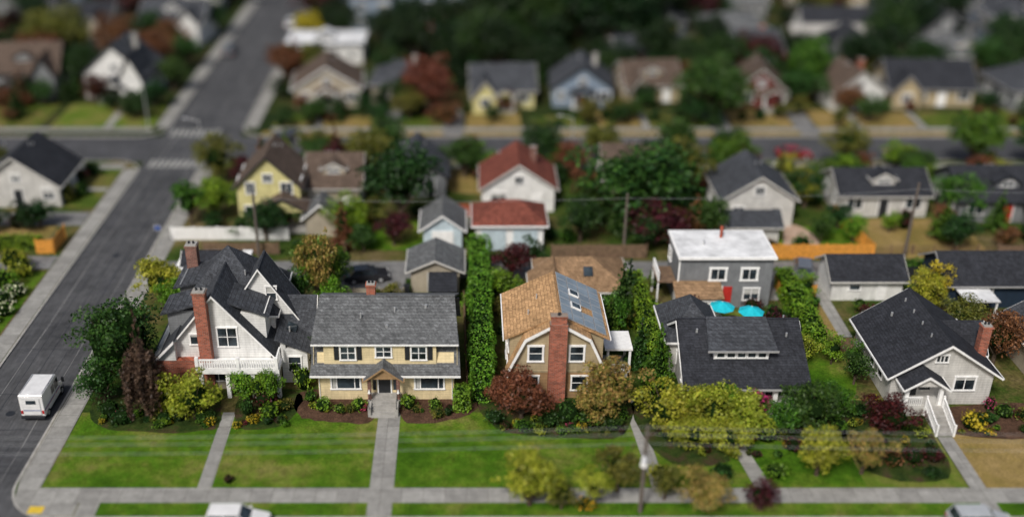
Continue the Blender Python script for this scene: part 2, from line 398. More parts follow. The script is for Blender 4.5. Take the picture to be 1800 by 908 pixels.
for k in range(16):
    y=random.uniform(64,125); px=-41; 
    while px<-34.5:
        nx=px+random.uniform(.6,1.4); ny=y+random.uniform(-.25,.25); mb.poly([(px,y,-.112),(nx,ny,-.112),(nx,ny+.06,-.112),(px,y+.06,-.112)],M['dark']); px=nx;y=ny
mb.build('road_seam_marking',recalc=False)
for x,y,w_,d_ in((-39.5,83,1.6,2.4),(-36.5,96,1.4,3.4),(-40.2,112,1.2,4),(-35.8,68,1.2,2)): rect('road_patch',x-w_/2,x+w_/2,y-d_/2,y+d_/2,-.117,G_['asphalt_x'])
for x,y in((-37.8,74),(-37.4,103),(-37.9,134)):
    mb=MB(); mb.tube((x,y,-.12),(x,y,-.108),.38,.38,M['dark'],20); mb.build('manhole_cover')
rect('alley_road',-33,140,97.6,101.4,.006,G_['gravel'])
rect('driveway_pavement',-13.6,-6.2,92.5,97.6,.008,G_['gravel'])
rect('driveway_pavement',29.8,35.3,93,97.6,.008,wk)
rect('lawn',-31.8,15,64.3,74,.010,G_['lawn'])
rect('lawn',15,30,64.3,76,.010,G_['lawn'])
rect('lawn',-28.4,140,61.1,62.6,.010,G_['lawn'])
rect('lawn',30,37.6,64.3,76,.010,G_['lawn2'])
rect('dry_grass',38.9,75,64.3,72.5,.010,G_['dry'])
blob('lawn',[(27.8,76),(32,75.5),(34,80),(33.2,86),(31.5,90),(29.3,84)],.012,G_['lawn'])
rect('lawn',16,32,86,91,.010,G_['lawn'])
rect('dry_grass',32,35,86,97,.010,G_['dry'])
rect('lawn',31.5,43,103,110,.010,G_['lawn'])
blob('patio_pavement',[(34.5,104.2),(38,104),(38.3,108),(36.5,111),(35.2,108)],.02,G_['patio'])
rect('dry_grass',43,56,102,112,.010,G_['dry'])
blob('dry_grass',[(-2,120),(6,119.5),(6.5,127),(-1.5,127)],.010,G_['dry'])
rect('dry_grass',-28,120,138.9,140.5,.008,G_['dry'])
rect('dry_grass',14,22,120,127,.010,G_['dry'])
rect('dry_grass',36,46,119,127,.010,G_['dry']); rect('dry_grass',54,70,119.5,127,.010,G_['lawn3'])
rect('lawn',-14,-4,104,112,.010,G_['lawn'])
rr2=random.Random(3); x=-27
while x<120:
    w_=rr2.uniform(4.5,9.5); dry=rr2.random()<.45; y1=rr2.uniform(146.5,149.5)
    rect('dry_grass' if dry else 'lawn',x,x+w_,142.1,y1,.010,G_['dry' if dry else 'lawn3'])
    if rr2.random()<.7: rect('garden_path',x+w_+.2,x+w_+1.1,142.1,149,.012,wk)
    elif rr2.random()<.5: rect('driveway_pavement',x+w_+.2,x+w_+3,139,152,.013,G_['gravel']); x+=2
    x+=w_+1.3
rect('lawn',-29,-12,119,127,.010,G_['lawn3'])
rect('lawn',-52,-43.5,115,127,.010,G_['lawn3']); rect('garden_path',-60,-43.5,120,121,.014,wk)
rect('lawn',-58,-43.5,142.1,152,.010,G_['lawn2']); rect('lawn',-80,-59.5,142.1,152,.010,G_['lawn3']); rect('garden_path',-50.5,-49.4,142.1,154,.014,wk)
rect('driveway_pavement',-62,-43.4,110.2,113.8,.012,G_['gravel']); rect('driveway_pavement',-62,-43.4,99.6,102.6,.012,G_['gravel'])
rect('dry_grass',-60,-46,106.6,110,.010,G_['dry'])
rect('lawn',-60,-43.5,64,99,.010,G_['lawn'])
rect('garden_path',-20.15,-19.1,64.3,74.,.016,wk)
rect('garden_path',-7.25,-5.45,61.1,74.,.016,wk)
sheet('garden_path',[(13.9,64.3),(15,64.3),(14.2,76),(13.1,76)],.016,wk)
sheet('garden_path',[(21.6,64.3),(22.9,64.3),(21.6,72),(20.6,72)],.016,wk)
rect('garden_path',37.7,38.9,61.1,70.6,.016,wk)
rect('garden_path',34.6,35.8,86,97,.016,wk)
rect('sidewalk',-28.4,-26.9,61.1,62.6,.018,wk)
cv=G_['cover']
blob('garden_bed',[(-30.8,77.5),(-30.3,72.4),(-26,71.3),(-20.6,71.6),(-20.4,74),(-22,77)],.02,cv)
blob('garden_bed',[(-18.8,72.2),(-16,71.6),(-14.3,73.4),(-14.2,77),(-18.8,77)],.02,cv)
blob('garden_bed',[(-13.8,73.6),(-11,72.6),(-7.6,72.8),(-7.5,77),(-14,77)],.02,G_['mulch'])
blob('garden_bed',[(-5.2,72.8),(-2,72.7),(.6,74.2),(.6,77),(-5.2,77)],.02,G_['mulch'])
blob('garden_bed',[(1.6,76.5),(2.2,72),(6,70.7),(12.6,70.8),(12.9,77)],.02,cv)
blob('garden_bed',[(14.8,76.5),(15.5,67.6),(20.5,67.6),(20.6,72),(29.5,68.5),(29,77)],.02,cv)
blob('garden_bed',[(31,75),(30.6,66.5),(36.5,65.3),(37.4,72),(36,75)],.02,cv)
blob('garden_bed',[(39.2,74.5),(39.4,70.8),(50,71),(50,75)],.02,G_['mulch'])

# ---------------------------------------------------------------- HOUSE 1 (Tudor)
H=Thing('tudor_house',-20.5,82); SW=M['side_white']; R=M['r_slate']; foot(-26,-14,76,90)
gable(H,-25.4,-16.6,78,86,3.6,9.0,'y',R,SW,oh=.5,ohg=.35)
H.p('walls').box(-26.6,-22.2,77.4,85,0,2.9,M['brick'])
H.p('roof').slab([(-27,77,2.4),(-27,85.2,2.4),(-24.4,85.2,5.1),(-24.4,77,5.1)],.14,R)
H.p('trim').extr([(-27,76.95,2.38),(-24.4,76.95,5.08),(-24.4,76.95,4.8),(-27,76.95,2.1)],(0,.046,0),W)
H.p('walls').extr([(-26.6,77.4,2.9),(-24.5,77.4,2.9),(-24.5,77.4,4.85)],(0,7,0),SW)
hip(H,-24.9,-16.6,81.2,88.5,5.3,10.1,R,rx=(-20.9,-20.9),ry=(84.8,84.8),wm=SW,oh=.35)
gable(H,-21.0,-14.7,82.0,85.0,4.6,9.4,'y',R,SW,oh=.5,ohg=.3)
gable(H,-17,-13.4,81.0,85.2,3.6,6.1,'x',R,SW,oh=.3,ohg=.3)
win(H,'-y',82.0,-16.9,6.3,.8,1.2); win(H,'-y',81.0,-15.0,1.6,1.,1.3)
Wl=H.p('walls'); Rf=H.p('roof')
Wl.box(-25.4,-22,79.6,82.2,4.,6.5,M['side_grey']); Rf.slab([(-25.9,79.2,6.35),(-25.9,82.6,6.35),(-22,82.6,7.5),(-22,79.2,7.5)],.14,R)
Wl.box(-25.2,-21,83.5,87,4.,6.9,M['side_grey']); Rf.slab([(-25.7,83.1,6.75),(-25.7,87.4,6.75),(-21,87.4,7.9),(-21,83.1,7.9)],.14,R)
Wl.box(-19.8,-17.0,79,82,4.2,6.6,SW); Rf.slab([(-16.6,78.7,6.4),(-16.6,82.3,6.4),(-20.3,82.3,7.9),(-20.3,78.7,7.9)],.14,R)
chimney(H,-21.9,77.55,1.0,.84,0,9.6,M['brick']); chimney(H,-24.7,87.,1.0,.9,4,9.2,M['brick2'])
win(H,'-y',78,-20.1,4.0,1.55,1.75,2,2,blind=False); win(H,'-y',78,-22.9,4.2,.6,.9,1,1)
Wl.box(-22.4,-15.6,76.0,77.9,2.55,2.85,W)
for x in(-22.2,-20,-17.9,-15.8): H.p('porch').box(x-.17,x+.17,76.1,76.44,0,2.55,W)
Wl.box(-22.2,-15.8,77.5,77.96,0,2.55,M['side_beige']); 
H.p('door').box(-19.3,-18.3,77.42,77.5,.1,2.2,M['dark'])
win(H,'-y',77.5,-17.0,.9,1.2,1.2,2,1); win(H,'-y',77.5,-21.1,.9,1.2,1.2,2,1)
B=H.p('balcony_railing')
B.box(-22.45,-15.85,75.97,76.1,3.75,3.87,W); B.box(-22.45,-15.85,75.99,76.08,2.95,3.05,W)
for i in range(33): x=-22.35+i*.203; B.box(x-.055,x+.055,76.0,76.07,3.05,3.75,W)
for x in(-22.4,-19,-15.8): B.box(x-.14,x+.14,75.92,76.18,2.85,4.05,W)
B.box(-15.88,-15.75,76.2,78,3.75,3.87,W)
for i in range(9): B.box(-15.85,-15.78,76.35+i*.2,76.43+i*.2,2.86,3.75,W)
B.box(-22.5,-15.6,75.94,75.99,2.5,2.92,W)
Wl.box(-15.8,-13.6,78.5,84,0,3.4,SW); Rf.slab([(-16.2,78.1,4.6),(-16.2,84.4,4.6),(-13.1,84.4,3.2),(-13.1,78.1,3.2)],.14,R); win(H,'-y',78.5,-14.7,1.3,1,1.3); Wl.box(-15.8,-15.4,78.5,84,3.4,4.2,SW)
win(H,'+x',-13.6,81,1.2,1.4,1.3); vent(H,-19.2,83,8.2); vent(H,-15.2,80,4.3)
H.p('skylights').slab([(-15.5,80.2,4.42),(-14.7,80.2,4.06),(-14.7,81.4,4.06),(-15.5,81.4,4.42)],.06,M['glass'])
H.done()
H=Thing('garage',-24,96); foot(-28,-21,93,98)
H.p('walls').box(-28.3,-21.6,93.2,97.2,0,3.1,SW); H.p('roof').box(-28.0,-21.9,93.5,96.9,3.1,3.16,M['dark']); 
for b in((-28.4,-21.5,93.1,93.5),(-28.4,-21.5,96.9,97.3)): H.p('trim').box(*b,3.103,3.4,W)
for b in((-28.4,-28.0,93.5,96.9),(-21.9,-21.5,93.5,96.9)): H.p('trim').box(*b,3.103,3.4,W)
gable(H,-28.0,-22,93.5,96.6,3.3,4.5,'x',M['r_dark'],SW,z0=3.2,oh=0,ohg=0)
win(H,'-y',93.2,-25,1.2,1.2,1); H.done()

# ---------------------------------------------------------------- HOUSE 2 (cream Dutch colonial)
H=Thing('cream_house',-6.8,80); CR=M['side_cream']; R=M['r_grey']; foot(-13,-.5,75,85); CT=M['creamtrim']
x0,x1=-12.4,-1.05; yf,yb=75.9,84.3; ym=80.1
prof=[(yf,0),(yb,0),(yb,3.15),(yb-1.0,5.6),(ym,7.5),(yf+1.0,5.6),(yf,3.15)]
H.p('walls').extr([(x0,a,z) for a,z in prof],(x1-x0,0,0),CR)
Rf=H.p('roof'); e0,e1=x0-.4,x1+.4
for s in(0,1):
    f=(lambda y:y) if s==0 else (lambda y:2*ym-y)
    Rf.slab([(e0,f(75.75),5.55),(e1,f(75.75),5.55),(e1-.35,f(ym),7.68),(e0+.35,f(ym),7.68)],.15,R)
    Rf.slab([(e0-.15,f(yf-.8),2.9),(e1+.15,f(yf-.8),2.9),(e1+.1,f(yf+.25),3.6),(e0-.1,f(yf+.25),3.6)],.12,R)
    Rf.slab([(e0-.1,f(yf+.2),3.55),(e1+.1,f(yf+.2),3.55),(e1,f(yf+1.0),5.75),(e0,f(yf+1.0),5.75)],.12,R)
Rf.box(e0+.35,e1-.35,ym-.14,ym+.14,7.63,7.72,R)
T=H.p('trim'); T.box(e0-.15,e1+.15,yf-.89,yf-.803,2.72,2.87,W); T.box(e0,e1,75.66,75.747,5.38,5.5,W)
for xx in(e0+.1,e1-.15): 
    T.extr([(xx,yf+.9,5.4),(xx,yf+.1,3.3),(xx,yf-.05,3.3),(xx,yf+.75,5.4)],(.045,0,0),CT)
H.p('walls').box(-11.8,-2.5,75.98,79,3.3,5.5,CR)
for a in(-9.8,-3.95): win(H,'-y',75.98,a,3.95,1.15,1.2,2,2,M['dark'],blind=False)
win(H,'-y',75.98,-6.85,4.2,1.2,.95,2,2,blind=False) 
for a in(-10.1,-3.1):
    win(H,'-y',yf,a-.0,1.15,2.3,1.25,1,1,fw=.14,blind=False)
    for q in(-.75,.75): facebox(H.p('windows'),'-y',yf,a+q-.04,a+q+.04,.0,.07,1.15,2.4,W)
    facebox(H.p('windows'),'-y',yf,a-1.1,a-.8,.0,.026,1.2,2.4,M['blind'])
PX=-6.85
H.p('walls').box(PX-1.35,PX+1.35,74.7,yf-.003,0,.72,M['conc'])
for q in(-1.2,1.2):
    H.p('portico').box(PX+q-.14,PX+q+.14,74.8,75.08,.72,2.85,M['brick2'])
    H.p('portico').tube((PX+q,74.6,1.5),(PX+q,74.6,1.85),.12,.02,M['white'])
gable(H,PX-1.35,PX+1.35,74.75,yf+.6,2.95,4.0,'y',R,M['side_brown'],z0=2.75,oh=.3,ohg=.25,trimh=.14,tm=M['side_brown'])
D=H.p('door'); D.box(PX-.5,PX+.5,yf-.07,yf+.01,.72,2.65,M['dark']); D.box(PX-.62,PX-.5,yf-.12,yf,.72,2.75,W); D.box(PX+.5,PX+.62,yf-.12,yf,.72,2.75,W)
for q in(-.85,.85): D.box(PX+q-.14,PX+q+.14,yf-.05,yf,1.,2.5,M['glass'])
S=H.p('front_steps')
for i in range(5): S.box(PX-1.0,PX+1.0,73.2+i*.3,74.697,.0+.14*i,.14*(i+1),M['conc'])
for q in(-1.12,1.12): S.box(PX+q-.12,PX+q+.12,73.3,74.697,0,.8,M['conc'])
for q in(-1,1):
    for yy in(73.3,74.5): S.tube((PX+q*1.12,yy,.8),(PX+q*1.12,yy,1.5),.03,.03,M['dark'])
    S.tube((PX+q*1.12,73.3,1.45),(PX+q*1.12,74.5,1.5),.025,.025,M['dark'])
chimney(H,-8.1,80.5,.75,.7,6.8,8.7,M['brick'])
vent(H,-6,78.6,7); vent(H,-3.4,79,7.2,.12,.2); vent(H,-8.8,78,6.8); vent(H,-6.6,77.3,6.3,.14,.15)
for a in(78.5,81.5): 
    win(H,'+x',x1,a,4.0,.9,1.2); win(H,'+x',x1,a,1.2,1.,1.3); win(H,'-x',x0,a,4.,.9,1.2); win(H,'-x',x0,a,1.2,1.,1.3)
for x in(-12.3,-1.2): H.p('downspouts').tube((x,yf-.06,0),(x,yf-.06,2.8),.04,.04,W)
H.done()
H=Thing('garage',-3,96.5); foot(-6,-.2,93,99.5)
gable(H,-5.5,-.7,94.6,99.0,2.7,3.8,'y',M['r_grey'],M['side_beige'],oh=.5,tm=M['offwhite'])
H.p('door').box(-3.9,-1.4,94.5,94.6,.05,2.2,M['blind']); H.done()
H=Thing('garden_shed',-2.2,92.5)
H.p('walls').box(-3.4,-1.2,91.6,93.6,0,1.9,M['side_grey']); H.p('roof').slab([(-3.7,91.3,1.9),(-.9,91.3,1.9),(-.9,93.9,2.7),(-3.7,93.9,2.7)],.1,M['r_dark']); win(H,'-y',91.6,-2.3,.6,1.,.8); H.done()

# ---------------------------------------------------------------- HOUSE 3 (tan gambrel, big chimney)
H=Thing('gambrel_house',7.5,80); foot(3,12,75,85); TA=M['side_tan']
xc=7.5; yf=76.1
def gam(y0):
    return [(xc-3.95,y0,2.7),(xc+3.95,y0,2.7),(xc+2.55,y0,5.95),(xc,y0,7.45),(xc-2.55,y0,5.95)]
H.p('walls').extr(gam(yf),(0,.9,0),TA)
H.p('walls').box(xc-3.95,xc+3.95,yf,84.2,0,2.69,M['side_brown'])
H.p('walls').extr([(xc-3.9,yf+.9,2.7),(xc+3.9,yf+.9,2.7),(xc+3.9,yf+.9,5.45),(xc,yf+.9,7.4),(xc-3.9,yf+.9,5.45)],(0,84.2-yf-.9,0),TA)
R=M['r_tan']; Rf=H.p('roof'); T=H.p('trim')
for q in(-1,1):
    Rf.slab([(xc+q*4.4,yf+.6,5.45),(xc+q*4.4,84.5,5.45),(xc,84.5,7.62),(xc,yf+.6,7.62)],.14,R)
    Rf.slab([(xc+q*2.75,yf-.4,6.0),(xc+q*2.75,yf+.598,6.0),(xc,yf+.598,7.6),(xc,yf-.4,7.6)],.14,R)
    Rf.slab([(xc+q*4.25,yf-.35,2.55),(xc+q*4.25,yf+.9,2.55),(xc+q*2.7,yf+.9,6.0),(xc+q*2.7,yf-.35,6.0)],.12,R)
    T.extr([(xc+q*2.75,yf-.45,5.98),(xc,yf-.45,7.6),(xc,yf-.45,7.34),(xc+q*2.6,yf-.45,5.75)],(0,.046,0),W)
    T.extr([(xc+q*4.3,yf-.4,2.5),(xc+q*2.75,yf-.4,5.95),(xc+q*2.55,yf-.4,5.85),(xc+q*4.08,yf-.4,2.5)],(0,.046,0),W)
    T.box(xc+q*4.403,xc+q*4.5,yf+.6,84.5,5.26,5.42,W)
    for a in(78.6,81.5): 
        f='-x' if q<0 else '+x'; win(H,f,xc+q*3.9,a,3.5,1.3,1.3,2,2); win(H,f,xc+q*3.95,a,1.,1.2,1.2)
Rf.box(xc-.12,xc+.12,yf-.4,84.5,7.56,7.66,R)
T.box(xc-3.98,xc+3.98,yf-.05,yf-.003,2.6,2.8,TA)
ch=H.p('chimney'); ch.box(xc-.72,xc+.72,yf-.72,yf-.003,0,7.55,M['brick']); ch.box(xc-.62,xc+.62,yf-.66,yf-.12,7.55,8.2,M['brick']); ch.box(xc-.7,xc+.7,yf-.74,yf-.04,8.2,8.32,M['brick']); ch.tube((xc,yf-.4,8.32),(xc,yf-.4,8.5),.16,.14,M['dark'])
for a in(-1.78,1.62): win(H,'-y',yf,xc+a,3.75,1.05,1.35,1,2,fw=.17,blind=False); win(H,'-y',yf,xc+a*1.2,.9,1.2,1.3,1,2,fw=.13)
dx,dz=4.4,-2.17; ln=math.hypot(dx,dz); nx,nz=-dz/ln,dx/ln
P=H.p('solar_panels')
def onslope(s,y,up): return (xc+dx*s/ln+nx*up, y, 7.62+dz*s/ln+nz*up)
for r in range(4):
    for c in range(7):
        if (r,c) in((1,2),(1,4),(2,2)) : continue
        s0=.35+r*1.05; y0=yf+.75+c*1.12
        q=[onslope(s0,y0,.12),onslope(s0+1.0,y0,.12),onslope(s0+1.0,y0+1.07,.12),onslope(s0,y0+1.07,.12)]
        P.slab(q,.05,M['galv'])
        q=[onslope(s0+.04,y0+.04,.125),onslope(s0+.96,y0+.04,.125),onslope(s0+.96,y0+1.03,.125),onslope(s0+.04,y0+1.03,.125)]
        P.slab(q,.02,M['solar'])
for c in(2,4):
    y0=yf+.85+c*1.12; q=[onslope(1.4,y0,.2),onslope(2.35,y0,.2),onslope(2.35,y0+.9,.2),onslope(1.4,y0+.9,.2)]
    H.p('skylights').slab(q,.2,W); q=[onslope(1.5,y0+.1,.215),onslope(2.25,y0+.1,.215),onslope(2.25,y0+.8,.215),onslope(1.5,y0+.8,.215)]; H.p('skylights').slab(q,.03,M['glass'])
Pq=H.p('side_porch'); Pq.box(11.9,14.3,79.2,82.2,2.75,2.95,W)
for x,y in((12.2,79.4),(14.1,79.4),(14.1,82)): Pq.box(x-.1,x+.1,y-.1,y+.1,0,2.75,W)
Pq.box(11.6,14.2,79.3,82.1,0,.5,M['conc']); Pq.box(12.3,14.0,79.36,79.44,1.2,1.3,W)
for i in range(8): Pq.box(12.4+i*.21,12.46+i*.21,79.37,79.43,.5,1.2,W)
vent(H,6,81,6.9); vent(H,5.2,79,6.5)
H.done()
H=Thing('tan_roof_cottage',10.7,93); foot(6.5,15.5,89,97)
hip(H,7,15.2,90.2,96.4,2.7,4.7,M['r_tan2'],wm=M['side_beige'],tm=M['offwhite'])
gable(H,6.4,10.4,89.0,94,2.7,4.2,'y',M['r_tan2'],M['side_beige'],tm=M['offwhite'])
H.p('skylights').slab([(11.2,91.2,3.65),(12.1,91.2,3.65),(12.1,92.1,4.2),(11.2,92.1,4.2)],.1,M['glass'])
win(H,'-y',89,8.4,1.1,1.2,1.2,2); win(H,'-y',90.2,12.4,1.1,1.4,1.2,2); H.done()

# ---------------------------------------------------------------- HOUSE 4 (black roof bungalow)
H=Thing('bungalow_house',22.8,79); foot(17.5,28,73.5,86); R=M['r_dark']; GT=M['greytrim']
xa,xb=18.3,27.4
H.p('walls').extr([(xa,74.9,0),(xa,82.3,0),(xa,82.3,3.3),(xa,78.6,6.05),(xa,74.9,3.4)],(xb-xa,0,0),M['side_ltgrey'])
Rf=H.p('roof'); T=H.p('trim')
e0,e1=17.6,28.1
Rf.slab([(e0,73.4,2.75),(e1,73.4,2.75),(e1-.2,78.6,6.3),(e0+.1,78.6,6.3)],.16,R)
Rf.slab([(e0,83.4,3.05),(e1,83.4,3.05),(e1-.2,78.6,6.3),(e0+.1,78.6,6.3)],.16,R)
Rf.box(e0+.1,e1-.2,78.5,78.7,6.22,6.34,R)
for xx in(e0-.02,e1-.16):
    T.extr([(xx,73.4,2.56),(xx,78.6,6.1),(xx,78.6,5.86),(xx,73.4,2.34)],(.055,0,0),W); T.extr([(xx,83.4,2.8),(xx,78.6,6.1),(xx,78.6,5.86),(xx,83.4,2.6)],(.055,0,0),W)
T.box(e0,e1,73.28,73.397,2.55,2.7,GT)
H.p('walls').extr([(20.35,75.55,3.9),(20.35,78.3,5.9),(20.35,78.3,6.1),(20.35,75.55,5.2)],(4.5,0,0),M['white'])
Rf.slab([(19.75,75.1,5.28),(25.45,75.1,5.28),(25.1,78.62,6.5),(20.1,78.62,6.5)],.14,M['r_slate'])
T.box(19.7,25.5,75.0,75.097,5.14,5.28,GT)
for i in range(5): win(H,'-y',75.55,20.9+i*.85,4.42,.62,.42,1,1,fw=.09,blind=False)
for x in(20.5,22.6,24.7): T.box(x-.06,x+.06,75.15,75.54,4.98,5.1,W)
for x in(18.2,20.6,25.3,27.5): H.p('porch').box(x-.18,x+.18,73.7,74.06,0,2.6,W)
H.p('porch').box(18,27.7,73.65,74.9,0,.5,M['side_ltgrey']); H.p('porch').box(18,27.7,73.72,73.96,2.35,2.6,W)
H.p('porch').box(25.3,27.5,73.74,73.82,1.1,1.2,W)
for i in range(10): H.p('porch').box(25.5+i*.2,25.56+i*.2,73.75,73.81,.5,1.1,W)
H.p('door').box(22.3,23.3,74.82,74.9,.5,2.5,M['redwood'])
for a in(20,25.8): win(H,'-y',74.9,a,1.1,2.,1.2,3,1)
for a in(76.8,80.5): win(H,'+x',xb,a,1.1,1.,1.2); win(H,'-x',xa,a,1.1,1,1.2)
hip(H,17.6,21.8,80.0,85.5,3.4,6.0,M['r_slate'],wm=M['side_ltgrey'])
vent(H,19.2,77.5,5.7,.09,.25); vent(H,26.6,77.2,5.5,.09,.25); vent(H,26.9,79.5,5.7)
H.done()
def umbrella(x,y,z,r):
    U=Thing('patio_umbrella',x,y); p=U.p('canopy'); n=8
    for i in range(n):
        a=2*math.pi*i/n;b=2*math.pi*(i+1)/n
        p.extr([(x,y,z+.55),(x+r*math.cos(a),y+r*math.sin(a),z),(x+r*math.cos(b),y+r*math.sin(b),z)],(0,0,-.03),M['cyan'])
    U.p('pole').tube((x,y,0),(x,y,z+.6),.04,.04,W); U.p('foot').box(x-.3,x+.3,y-.3,y+.3,0.01,.12,M['dark']); U.done()
umbrella(23.7,87.3,2.5,1.2); umbrella(26.2,86.4,2.5,1.2)
T=Thing('patio_table',25.2,88.2); T.p('top').tube((25.2,88.2,.7),(25.2,88.2,.75),.6,.6,M['wood'],16)
for a in range(4): T.p('legs').tube((25.2+.4*math.cos(a*1.57),88.2+.4*math.sin(a*1.57),0),(25.2,88.2,.7),.03,.03,M['dark'])
T.done()
H=Thing('flat_roof_grey_house',24.8,94); foot(19.5,30,89,98); GR=M['side_grey']
H.p('walls').box(20.3,29.3,91.6,97,0,5.35,GR); H.p('roof').box(20.1,29.5,91.2,97.3,5.35,5.6,W)
H.p('roof').box(20.3,29.3,91.4,97.1,5.6,5.63,M['whiteroof'])
T=H.p('trim'); T.box(20.25,20.4,91.5,91.65,0,5.34,W)
for a in(24.1,27.1): win(H,'-y',91.6,a,3.1,1.3,1.1,2,1,fw=.22,blind=False)
H.p('walls').box(20.0,24.2,89.6,91.597,0,2.2,M['side_white']); H.p('roof').slab([(19.8,89.3,2.2),(24.4,89.3,2.2),(24.4,91.59,2.95),(19.8,91.59,2.95)],.12,M['r_tan2'])
for i in range(4): win(H,'-y',89.6,20.7+i*.95,1.0,.65,.8,1,2,fw=.08)
H.p('door').box(24.7,25.6,91.5,91.597,.05,2.3,M['reddoor']); H.p('door').box(24.6,24.7,91.45,91.597,0,2.4,W)
H.p('deck').box(18.4,20.2,91.8,95,2.6,2.75,M['wood'])
for x,y in((18.5,91.9),(18.5,94.9)): H.p('deck').box(x-.07,x+.07,y-.07,y+.07,0,3.7,W)
for y in np.arange(92,95,.25): H.p('deck').box(18.47,18.53,y,y+.06,2.75,3.6,W)
H.p('deck').box(18.42,18.58,91.8,95,3.6,3.7,W)
win(H,'-y',91.6,27.5,.9,1.4,1.2,2,1); vent(H,23,94,5.6,.12,.5); H.p('chimney').tube((25,95.6,5.6),(25,95.6,6.8),.16,.16,M['redwood']); win(H,'-x',20.3,96,3.1,1,1.1)
H.done()

# ---------------------------------------------------------------- HOUSE 5 (right, front gable)
H=Thing('white_bungalow_house',39.4,79); foot(34,44,73,85); LG=M['side_ltgrey']; R=M['r_dark']
gable(H,35.2,43.6,75.2,84.0,3.25,6.05,'y',R,LG,oh=.55,ohg=.5)
win(H,'-y',75.2,39.0,4.2,.9,.6,3,1,fw=.1,blind=False); win(H,'-y',75.2,41.3,1.5,1.6,1.2,2,1,fw=.15); 
for a in(77.5,79.5,82): win(H,'-x',35.2,a,1.3,.9,1.1); win(H,'+x',43.6,a,1.3,.9,1.1)
gable(H,35.9,38.9,73.5,77.5,3.0,4.0,'y',R,LG,z0=2.85,oh=.4,ohg=.3)
PP=H.p('porch')
for x in(36.0,38.8): PP.box(x-.15,x+.15,73.6,73.9,1.0,2.85,W)
PP.box(35.8,39.0,73.5,75.197,0,1.0,LG); PP.box(35.8,37.3,73.52,73.62,1.75,1.85,W)
for i in range(8): PP.box(36.1+i*.16,36.15+i*.16,73.53,73.6,1.0,1.75,W)
H.p('door').box(36.4,37.4,75.1,75.197,1.0,3.0,M['dark']); H.p('door').box(37.6,38.5,75.12,75.197,1.5,2.6,M['glass'])
S=H.p('front_steps')
for i in range(7): S.box(37.65,38.95,70.7+i*.4,73.497,.14*i,.14*(i+1),M['conc'])
for q in(37.6,39.0):
    S.extr([(q-.05,70.7,.95),(q-.05,73.5,1.95),(q-.05,73.5,1.8),(q-.05,70.7,.8)],(.1,0,0),W)
    S.extr([(q-.04,70.7,.12),(q-.04,73.5,1.1),(q-.04,73.5,.9),(q-.04,70.7,0)],(.08,0,0),W)
    for i in range(16): yy=70.75+i*.17; z=.1+(yy-70.7)*.35; S.box(q-.025,q+.025,yy,yy+.05,z,z+.75,W)
    for yy in(70.7,73.4): S.box(q-.08,q+.08,yy-.08,yy+.08,0,1.1+(yy-70.7)*.35,W)
gable(H,40.6,44.0,78.4,82.0,3.3,5.2,'x',R,LG,oh=.3,ohg=.35)
chimney(H,43.5,78.0,.75,.75,0,6.1,M['brick'])
for y in(77,79,81,83): vent(H,38.6,y,5.5,.07,.3)
vent(H,37.2,82,4.7,.1,.25)
H.done()
H=Thing('garage',39.3,95); foot(35.3,43,92,98)
gable(H,35.8,42.7,93,97.4,2.6,4.0,'x',R,M['side_white'],tm=M['offwhite']); win(H,'-y',93,38,1.2,1,1); H.p('door').box(40.2,41.1,92.92,93,.05,2.1,W); H.done()
H=Thing('navy_house',51,94); foot(46,60,89,99)
gable(H,46.3,60,91.5,97.5,2.9,4.7,'x',R,M['side_navy'],tm=M['greytrim']); win(H,'-y',91.5,50,1.1,1.4,1.2,2,1); win(H,'-y',91.5,55,1.1,1.4,1.2,2,1)
H.p('porch').box(47.0,50.2,88.6,91.1,2.2,2.3,M['whiteroof'])
for x,y in((47.2,88.8),(50,88.8)): H.p('porch').box(x-.07,x+.07,y-.07,y+.07,0,2.2,W)
H.done()
H=Thing('grey_bungalow_house',51,80); foot(47,58,74,86)
gable(H,48.8,56.5,75.5,85,3.2,5.6,'y',M['r_slate'],M['side_beige']); win(H,'-y',75.5,50.5,1.3,1.4,1.2,2); win(H,'-x',48.8,79,1.3,1.2,1.2); H.done()
for k in range(4):
    x=60+k*13; nm=['white_house','tan_house','grey_house','cream_house'][k]
    H=Thing(nm,x+5,80); foot(x,x+10,75,85)
    gable(H,x,x+9.5,76,84.5,3.3 if k%2 else 5.4,6.2 if k%2 else 8.2,'xy'[k%2],M[['r_grey','r_dark','r_brown','r_slate'][k]],M[['side_white','side_tan','side_grey','side_cream'][k]])
    win(H,'-y',76,x+2.4,1.2,1.3,1.2,2); win(H,'-y',76,x+7,1.2,1.3,1.2,2); H.p('door').box(x+4.3,x+5.2,75.93,76,.05,2.2,M['reddoor']); H.done()

